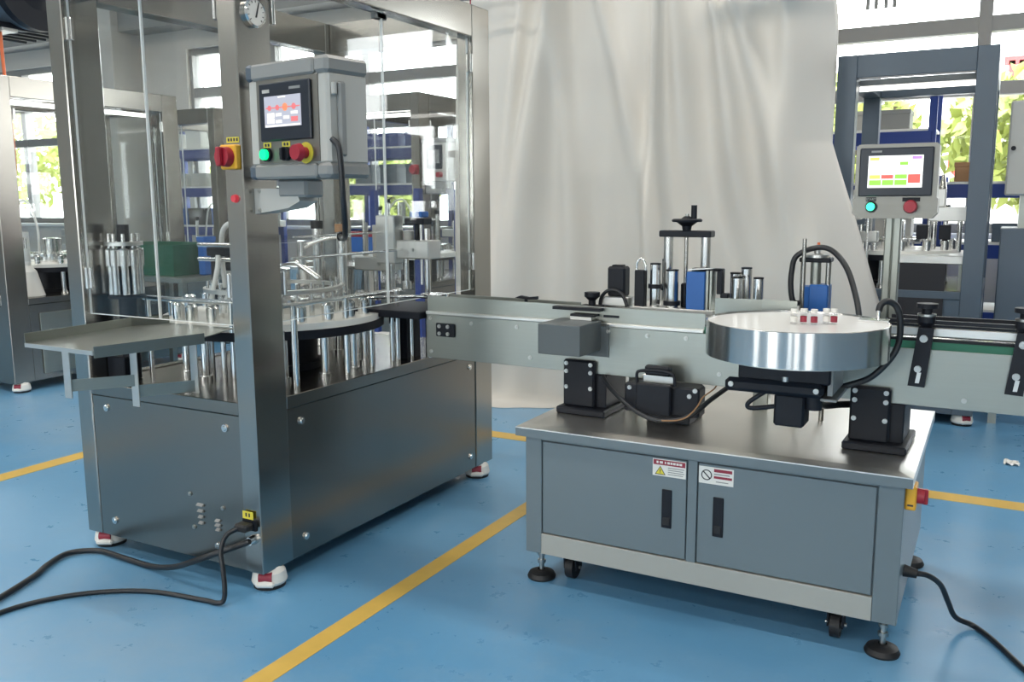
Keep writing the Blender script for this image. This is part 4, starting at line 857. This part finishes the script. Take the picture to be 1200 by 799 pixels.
# ------------------------------------------------------------------ machines further back
def tooling(t, x0, x1, y0, y1, deck, seed):
    r = random.Random(seed); cx, cy = (x0 + x1) / 2, (y0 + y1) / 2 - .1
    turntable(t, cx, cy, .36, deck + .20, deck, 14, 10)
    for i in range(7):
        a = r.uniform(0, 2 * PI); x, y = cx + .27 * math.cos(a), cy + .42 * math.sin(a); h = r.uniform(.3, .62)
        c = part('tool_column', M().cyl((x, y, deck), (x, y, deck + h), .014, seg=10), 'chrome', t)
        if i % 2:
            part('cross_head', M().box(x - .09, x + .09, y - .04, y + .04, deck + h * .72, deck + h * .72 + .06, .004), 'alulight', c)
            part('cylinder', M().cyl((x + .04, y, deck + h * .72 + .06), (x + .04, y, deck + h * .72 + .17), .018, seg=12), 'boxgrey', c)
        else: part('column_cap', M().cyl((x, y, deck + h), (x, y, deck + h + .03), .02, seg=10), 'black', c)
    part('product_hose', M().tube([(cx - .2, cy - .2, deck + .3), (cx - .2, cy - .15, deck + .55), (cx - .1, cy - .1, deck + .62), (cx, cy - .1, deck + .45), (cx, cy - .1, deck + .25)], .008), 'hosewhite', t)
def small_box(t, x, y, z, w_, d_, h_, yaw=0.0):
    b = part('control_box', M().box(x, x + w_, y, y + d_, z, z + h_, .008).rot(yaw, (x, y, 0)), 'boxgrey', t)
    part('bezel', M().box(x + .05, x + w_ - .05, y - .008, y, z + .09, z + h_ - .05, .003).rot(yaw, (x, y, 0)), 'bezel', b)
    part('screen', M().box(x + .075, x + w_ - .075, y - .0095, y - .008, z + .13, z + h_ - .085).rot(yaw, (x, y, 0)), 'boxtrim', b)
    part('rim', M().box(x - .004, x + w_ + .004, y - .005, y + d_ + .002, z + h_ - .035, z + h_, .006).rot(yaw, (x, y, 0)), 'boxtrim', b)
    part('stop_button', M().cyl((x + w_ * .72, y, z + .05), (x + w_ * .72, y - .035, z + .05), .02, seg=14).rot(yaw, (x, y, 0)), 'red', b)
B1 = enclosure('capping_machine', 'stainless enclosed machine on castor feet at the far left behind the tray', 'machine', -6.28, -5.45, 3.356, 4.78, frame='panel')
tooling(B1, -6.28, -5.45, 3.356, 4.78, .60, 3)
part('access_panel', M().box(-5.452, -5.444, 3.56, 4.02, .10, .50, .002), 'alu', B1)
part('panel_button', M().cyl((-5.444, 3.90, .42), (-5.436, 3.90, .42), .012, seg=10), 'black', B1); part('panel_button', M().cyl((-5.444, 3.90, .37), (-5.436, 3.90, .37), .012, seg=10), 'black', B1)
part('funnel', M().lathe((-5.62, 3.62, 0), [(.09, .60), (.05, .76), (.02, .80), (.02, 1.02)], 20), 'white', B1)
part('light_tube', M().cyl((-5.50, 3.52, 1.83), (-5.50, 4.55, 1.83), .014, seg=10), 'tube', B1)
B2 = enclosure('filling_machine', 'stainless enclosed machine with its own grey control box before the window wall', 'machine', -4.57, -3.74, 5.45, 6.87, frame='panel')
tooling(B2, -4.57, -3.74, 5.45, 6.87, .60, 5)
small_box(B2, -3.735, 5.47, 1.345, .25, .16, .31, -.12)
part('support_arm', M().box(-3.74, -3.60, 5.52, 5.58, 1.26, 1.33, .006).box(-3.66, -3.56, 5.51, 5.59, 1.30, 1.346, .004), 'boxgrey', B2)
part('main_switch', M().box(-3.80, -3.745, 5.428, 5.45, 1.40, 1.47, .004).cyl((-3.772, 5.428, 1.435), (-3.772, 5.40, 1.435), .028, seg=18), 'red', B2)
part('light_tube', M().cyl((-4.48, 5.55, 1.84), (-3.83, 5.55, 1.84), .014, seg=10), 'tube', B2)
B3 = enclosure('sealing_machine', 'stainless enclosed machine half hidden behind the clear left doors', 'machine', -6.62, -5.79, 5.45, 6.87, frame='panel')
tooling(B3, -6.62, -5.79, 5.45, 6.87, .60, 8)
# machine behind the terminal, slate painted frame
RX0, RX1, RY0, RY1 = -.832, -.062, 5.2, 6.35
B4 = enclosure('cartoning_machine', 'slate grey framed machine behind the operator terminal', 'machine', RX0, RX1, RY0, RY1, deck=.72, panel='frame', frame='frame', beam_lo=1.845, beam_hi=1.965, acryl=False, pw=.10, pd=.10)
part('light_tube', M().cyl((RX0 + .1, RY0 + .14, 1.80), (RX1 - .1, RY0 + .14, 1.80), .013, seg=10), 'tube', B4)
part('tube_mount', M().box(RX0 + .1, RX1 - .1, RY0 + .12, RY0 + .16, 1.815, 1.845), 'boxtrim', B4)
part('work_shelf', M().box(-.52, -.13, 5.25, 5.9, .860, .905, .004), 'alulight', B4)
for x in (-.49, -.16): part('shelf_leg', M().box(x - .02, x + .02, 5.3, 5.34, .717, .86).box(x - .02, x + .02, 5.8, 5.84, .717, .86), 'alu', B4)
part('chute_flap', M().prism([(5.245, .86), (5.24, .86), (5.16, .50), (5.165, .50)], -.47, -.24, 'x'), 'black', B4, 'black rubber flap')
part('press_head', M().box(-.36, -.14, 5.55, 5.65, 1.08, 1.16, .004).box(-.36, -.28, 5.56, 5.64, 1.16, 1.26, .004), 'alulight', B4)
for x in (-.33, -.20): part('press_column', M().cyl((x, 5.6, .905), (x, 5.6, 1.08), .014, seg=10), 'chrome', B4)
part('press_motor', M().box(-.42, -.36, 5.56, 5.64, .98, 1.06, .004), 'black', B4); part('press_motor', M().box(-.30, -.24, 5.5, 5.55, .98, 1.06, .004), 'black', B4)
part('nozzle', M().cyl((-.30, 5.6, 1.26), (-.30, 5.6, 1.34), .022, .008, seg=12), 'steel', B4)
tooling(B4, RX0, RX1 - .2, RY0, RY1, .72, 12)
# grey cabinet at the right edge
t = thing('control_cabinet', 'beige control cabinet standing on a steel frame at the right edge', 'cabinet', (.16, 5.6, 0))
part('body', M().box(.005, .42, 5.35, 5.75, 1.22, 1.70, .008), 'boxgrey', t)
part('lower_case', M().box(.0, .42, 5.35, 5.75, .30, 1.05, .006), 'frame', t)
part('neck', M().box(.08, .34, 5.42, 5.68, 1.05, 1.22), 'alu', t)
for (x, y) in ((.03, 5.38), (.39, 5.38), (.03, 5.72), (.39, 5.72)): part('leg', M().box(x - .02, x + .02, y - .02, y + .02, 0, .30), 'alu', t)
part('lock', M().cyl((.03, 5.35, 1.46), (.03, 5.343, 1.46), .012, seg=10), 'black', t)

# ------------------------------------------------------------------ shelf racks with blue beams
def rack(x0, x1, y0, y1, levels, label, h):
    t = thing('shelf_rack', label, 'rack', ((x0 + x1) / 2, (y0 + y1) / 2, 0))
    for x in (x0, x1):
        for y in (y0, y1):
            u = part('upright', M().box(x - .025, x + .025, y - .025, y + .025, 0, h, .003), 'rackblue', t)
    for z in levels:
        part('beam', M().box(x0, x1, y0 - .03, y0 - .005, z - .09, z, .003), 'rackblue', t)
        part('beam', M().box(x0, x1, y1 + .005, y1 + .03, z - .09, z, .003), 'rackblue', t)
        part('shelf_board', M().box(x0 - .02, x1 + .02, y0 - .02, y1 + .02, z, z + .018, .002), 'white', t)
    return t
rack(-8.2, -6.75, 6.85, 7.25, (.45, .95, 1.36, 1.76), 'blue beamed shelf rack under the tall left window', 2.0)
rack(-5.65, -4.65, 6.95, 7.3, (.45, .95, 1.36, 1.70), 'blue beamed shelf rack behind the enclosed machine with the grey control box', 1.95)
rack(-1.20, -.45, 6.75, 7.2, (.45, .90, 1.30, 1.66), 'tall shelf rack behind the slate grey framed machine', 1.98)
rack(-.38, .95, 6.75, 7.2, (.45, .90, 1.30), 'low shelf rack beside the beige control cabinet', 1.36)
def bx_(name, x, y, z, w_, d_, h_, mat, label, cat, group=None):
    m = M().box(x - w_ / 2, x + w_ / 2, y - d_ / 2, y + d_ / 2, z, z + h_, .006)
    # folded lid flaps / lip so that it reads as a carton or a tray
    m.box(x - w_ / 2 - .004, x + w_ / 2 + .004, y - d_ / 2 - .004, y + d_ / 2 + .004, z + h_ - .03, z + h_, .003)
    return solo(name, m, mat, label, cat, group)
rr = random.Random(4)
for i, x in enumerate((-7.95, -7.65, -7.3, -7.0)):
    bx_('carton', x, 7.02, 1.778, .22, .25, .16 + .03 * (i % 2), 'white', 'white carton on the top shelf of the rack under the tall left window', 'carton', 'white cartons on the left rack top')
    bx_('carton', x + .05, 7.02, 1.378, .24, .25, .14, 'boxgrey', 'grey carton on the upper middle shelf of the left rack', 'carton', 'grey cartons on the left rack')
    bx_('parts_bin', x, 7.02, .968, .24, .28, .18, 'black' if i % 2 else 'blue', 'black parts bin on the lower shelf of the left rack' if i % 2 else 'blue parts bin on the lower shelf of the left rack', 'bin', 'parts bins on the left rack')
for i, x in enumerate((-5.45, -5.15, -4.85)):
    bx_('parts_bin', x, 7.1, 1.718, .22, .22, .13, 'rackblue', 'dark blue parts bin on the top shelf of the middle rack', 'bin', 'dark blue bins on the middle rack')
    bx_('carton', x, 7.1, 1.378, .20, .24, .18, 'frame', 'dark carton on the upper middle shelf of the middle rack', 'carton', 'dark cartons on the middle rack')
for i, x in enumerate((-.95, -.70)):
    bx_('carton', x, 6.95, 1.678, .2, .25, .14, 'boxtrim' if i else 'boxgrey', 'mid grey carton on the top shelf of the tall rack' if i else 'pale grey carton on the top shelf of the tall rack', 'carton')
bx_('carton', -.22, 6.9, 1.318, .16, .2, .13, 'carton', 'brown carton on the low shelf rack', 'carton')
for x in (.15, .42): bx_('carton', x, 6.9, 1.318, .2, .2, .10, 'white', 'white carton on the low shelf rack beside the brown one', 'carton', 'white cartons on the low rack')
bx_('parts_bin', .10, 6.9, .918, .3, .25, .12, 'frame', 'grey parts bin on the middle shelf of the low rack', 'bin'); bx_('parts_bin', .55, 6.9, .918, .3, .25, .12, 'blue', 'blue parts bin on the middle shelf of the low rack', 'bin')
bx_('parts_bin', -.80, 6.95, .918, .5, .25, .20, 'boxgrey', 'grey parts bin on the middle shelf of the tall rack', 'bin')
# drapery remnant on the tall rack
# work bench with a green tub between the machines on the left
t = thing('work_bench', 'steel work bench carrying the green tub between the left machines', 'bench', (-4.95, 4.15, 0))
part('bench_top', M().box(-5.32, -4.50, 3.90, 4.50, .70, .735, .004), 'alu', t)
for (x, y) in ((-5.28, 3.94), (-4.54, 3.94), (-5.28, 4.46), (-4.54, 4.46)): part('leg', M().box(x - .02, x + .02, y - .02, y + .02, 0, .70), 'alu', t)
m = M()
z0_, z1_ = .735, .935; a = (-5.26, -4.66, 3.98, 4.36); b_ = (-5.30, -4.62, 3.95, 4.39); th = .012
def tub_ring(q, z): return [(q[0], q[2], z), (q[1], q[2], z), (q[1], q[3], z), (q[0], q[3], z)]
A1, B1_ = tub_ring(a, z0_), tub_ring(b_, z1_); A2 = tub_ring((a[0] + th, a[1] - th, a[2] + th, a[3] - th), z0_ + th); B2_ = tub_ring((b_[0] + th, b_[1] - th, b_[2] + th, b_[3] - th), z1_)
for i in range(4):
    n = (i + 1) % 4
    m._add([A1[i], A1[n], B1_[n], B1_[i]], [(0, 1, 2, 3)]); m._add([A2[i], A2[n], B2_[n], B2_[i]], [(3, 2, 1, 0)]); m._add([B1_[i], B1_[n], B2_[n], B2_[i]], [(0, 1, 2, 3)])
m._add(A1, [(3, 2, 1, 0)]); m._add(A2, [(0, 1, 2, 3)])
solo('plastic_tub', m, 'green', 'dark green plastic tub on the steel work bench', 'tub')
bx_('canister', -4.57, 4.18, .735, .06, .10, .25, 'blue', 'narrow bright blue canister at the end of the green tub', 'canister')
# trolley with red and blue trays seen through the right doors
t = thing('parts_trolley', 'parts trolley with a blue shelf behind the filling machine', 'trolley', (-3.35, 4.55, 0))
for (x, y) in ((-3.68, 4.38), (-3.02, 4.38), (-3.68, 4.82), (-3.02, 4.82)): part('leg', M().box(x - .02, x + .02, y - .02, y + .02, 0, 1.28), 'rackblue', t)
for z in (.30, .86): part('tray_shelf', M().box(-3.70, -3.00, 4.36, 4.84, z, z + .03, .003), 'white', t)
part('blue_shelf', M().box(-3.70, -3.00, 4.36, 4.38, .90, .99), 'blue', t)
bx_('parts_tray', -3.45, 4.58, .89, .36, .3, .13, 'red', 'red parts tray on the trolley behind the filling machine', 'tray')

# ------------------------------------------------------------------ hose reel hanging at the upper left
t = thing('hose_reel', 'black ribbed hose reel hanging from the ceiling at the upper left', 'reel', (-7.55, 5.0, 2.64))
part('drum', M().cyl((-7.95, 4.95, 3.0), (-7.28, 4.95, 3.0), .34, seg=36), 'frame', t)
part('flange', M().cyl((-7.28, 4.95, 3.0), (-7.20, 4.95, 3.0), .36, .36, seg=36).cyl((-7.20, 4.95, 3.0), (-7.17, 4.95, 3.0), .20, .12, seg=24), 'black', t)
for i in range(5): part('rib', M().box(-7.98 + i * .14, -7.94 + i * .14, 4.60, 5.30, 2.65, 2.70, .006), 'black', t)
part('ceiling_bar', M().box(-7.66, -7.58, 4.9, 5.0, 3.3, 4.3, .004), 'boxtrim', t)
part('outlet_plate', M().box(-7.62, -7.36, 4.70, 4.84, 2.625, 2.65, .003), 'alulight', t)
solo('air_line', M().tube([(-7.47, 4.75, 2.64), (-7.46, 4.75, 2.2), (-7.44, 4.76, 1.7), (-7.45, 4.75, 1.3)], .014, smooth=5), 'orange', 'orange air line hanging from the hose reel', 'hose')
solo('lamp_cord', M().tube([(-7.68, 4.75, 2.66), (-7.69, 4.75, 2.2), (-7.70, 4.76, 1.7), (-7.71, 4.75, 1.4)], .008, smooth=5), 'cable', 'black cord hanging beside the orange air line', 'cord')

# ------------------------------------------------------------------ outside the windows
struct('ground_outside', M().box(-26, 12, 7.76, 30, -.25, -.15), 'ground')
def tree(x, y, h, r, seed, label):
    rd = random.Random(seed); t = thing('tree', label, 'tree', (x, y, -.15), 'trees outside the windows')
    part('trunk', M().tube([(x, y, -.15), (x + .05, y, h * .3), (x - .03, y + .04, h * .62)], .08, 8, 3), 'bark', t)
    for i in range(4):
        a = rd.uniform(0, 6.28); part('branch', M().tube([(x, y, h * .35 + .2 * i), (x + .4 * r * math.cos(a), y + .4 * r * math.sin(a), h * .5 + .2 * i), (x + .75 * r * math.cos(a), y + .75 * r * math.sin(a), h * .62 + .2 * i)], .03, 6, 3), 'bark', t)
    m = M(); v = []; f = []
    for i in range(1500):
        d = Vector((rd.gauss(0, 1), rd.gauss(0, 1), rd.gauss(0, 1))).normalized() * r * rd.uniform(.35, 1.0) ** .6
        c = Vector((x + d.x, y + d.y, h * .62 + d.z * .8)); u = Vector((rd.gauss(0, 1), rd.gauss(0, 1), rd.gauss(0, 1))).normalized(); w_ = u.orthogonal().normalized(); s = rd.uniform(.07, .14)
        o = len(v); v += [tuple(c - u * s), tuple(c + w_ * s * .45), tuple(c + u * s), tuple(c - w_ * s * .45)]; f.append((o, o + 1, o + 2, o + 3))
    m._add(v, f); part('foliage', m, 'leaf', t, kind='stuff')
for i, (x, y, h, r) in enumerate(((-17.0, 10.6, 3.6, 1.5), (-14.2, 11.4, 3.4, 1.4), (-1.75, 10.6, 3.0, .95), (.25, 10.4, 2.9, .9), (-9.6, 13.0, 2.2, .9))):
    tree(x, y, h, r, 20 + i, ('large yellow-green tree outside, seen past the capping machine frame', 'yellow-green tree outside the window beside the orange air line', 'small leafy tree outside beside the curtain edge', 'small leafy tree outside behind the brown carton', 'low leafy tree outside beyond the left shelf rack')[i])
t = thing('signboard', 'white signboard with red characters standing outside the right window', 'sign', (1.2, 13.0, -.15))
part('board', M().box(-.9, 4.6, 13.0, 13.08, .6, 3.05), 'hoard', t)
for x in (-.4, 4.4): part('sign_post', M().box(x - .05, x + .05, 13.08, 13.16, -.15, 3.0), 'boxtrim', t)
st = [(-.30, -.12, 2.22, 2.30), (-.30, -.24, 2.0, 2.52), (-.30, -.10, 2.45, 2.52), (-.30, -.10, 2.0, 2.07), (.0, .22, 2.45, 2.52), (.15, .21, 2.0, 2.5), (.0, .06, 2.3, 2.5), (-.1, .12, 2.85, 2.95), (-.05, .02, 2.5, 2.9), (.06, .13, 2.5, 2.9), (-.1, .16, 2.5, 2.58)]
for (a, b_, c, d_) in st: part('sign_stroke', M().box(a, b_, 12.985, 13.0, c, d_), 'signred', t)
part('sign_panel', M().prism([(-.66, 1.9), (-.30, 1.9), (-.30, 1.6), (-.48, 1.40), (-.66, 1.6)], 12.985, 13.0, 'y'), 'signred', t)

# scrap of wrapper on the floor beyond the conveyor
rd = random.Random(2); m = M(); v = []
for j in range(5):
    for i in range(7):
        v.append((.09 + .010 * i + rd.uniform(-.004, .004), 4.52 + .02 * j + rd.uniform(-.005, .005), .002 + max(0, rd.uniform(-.006, .016))))
m._add(v, [(j * 7 + i, j * 7 + i + 1, j * 7 + i + 8, j * 7 + i + 7) for j in range(4) for i in range(6)])
sc_ = solo('wrapper_scrap', m, 'white', 'small crumpled white wrapper scrap lying on the blue floor', 'scrap'); sc_.modifiers.new('thickness', 'SOLIDIFY').thickness = .001
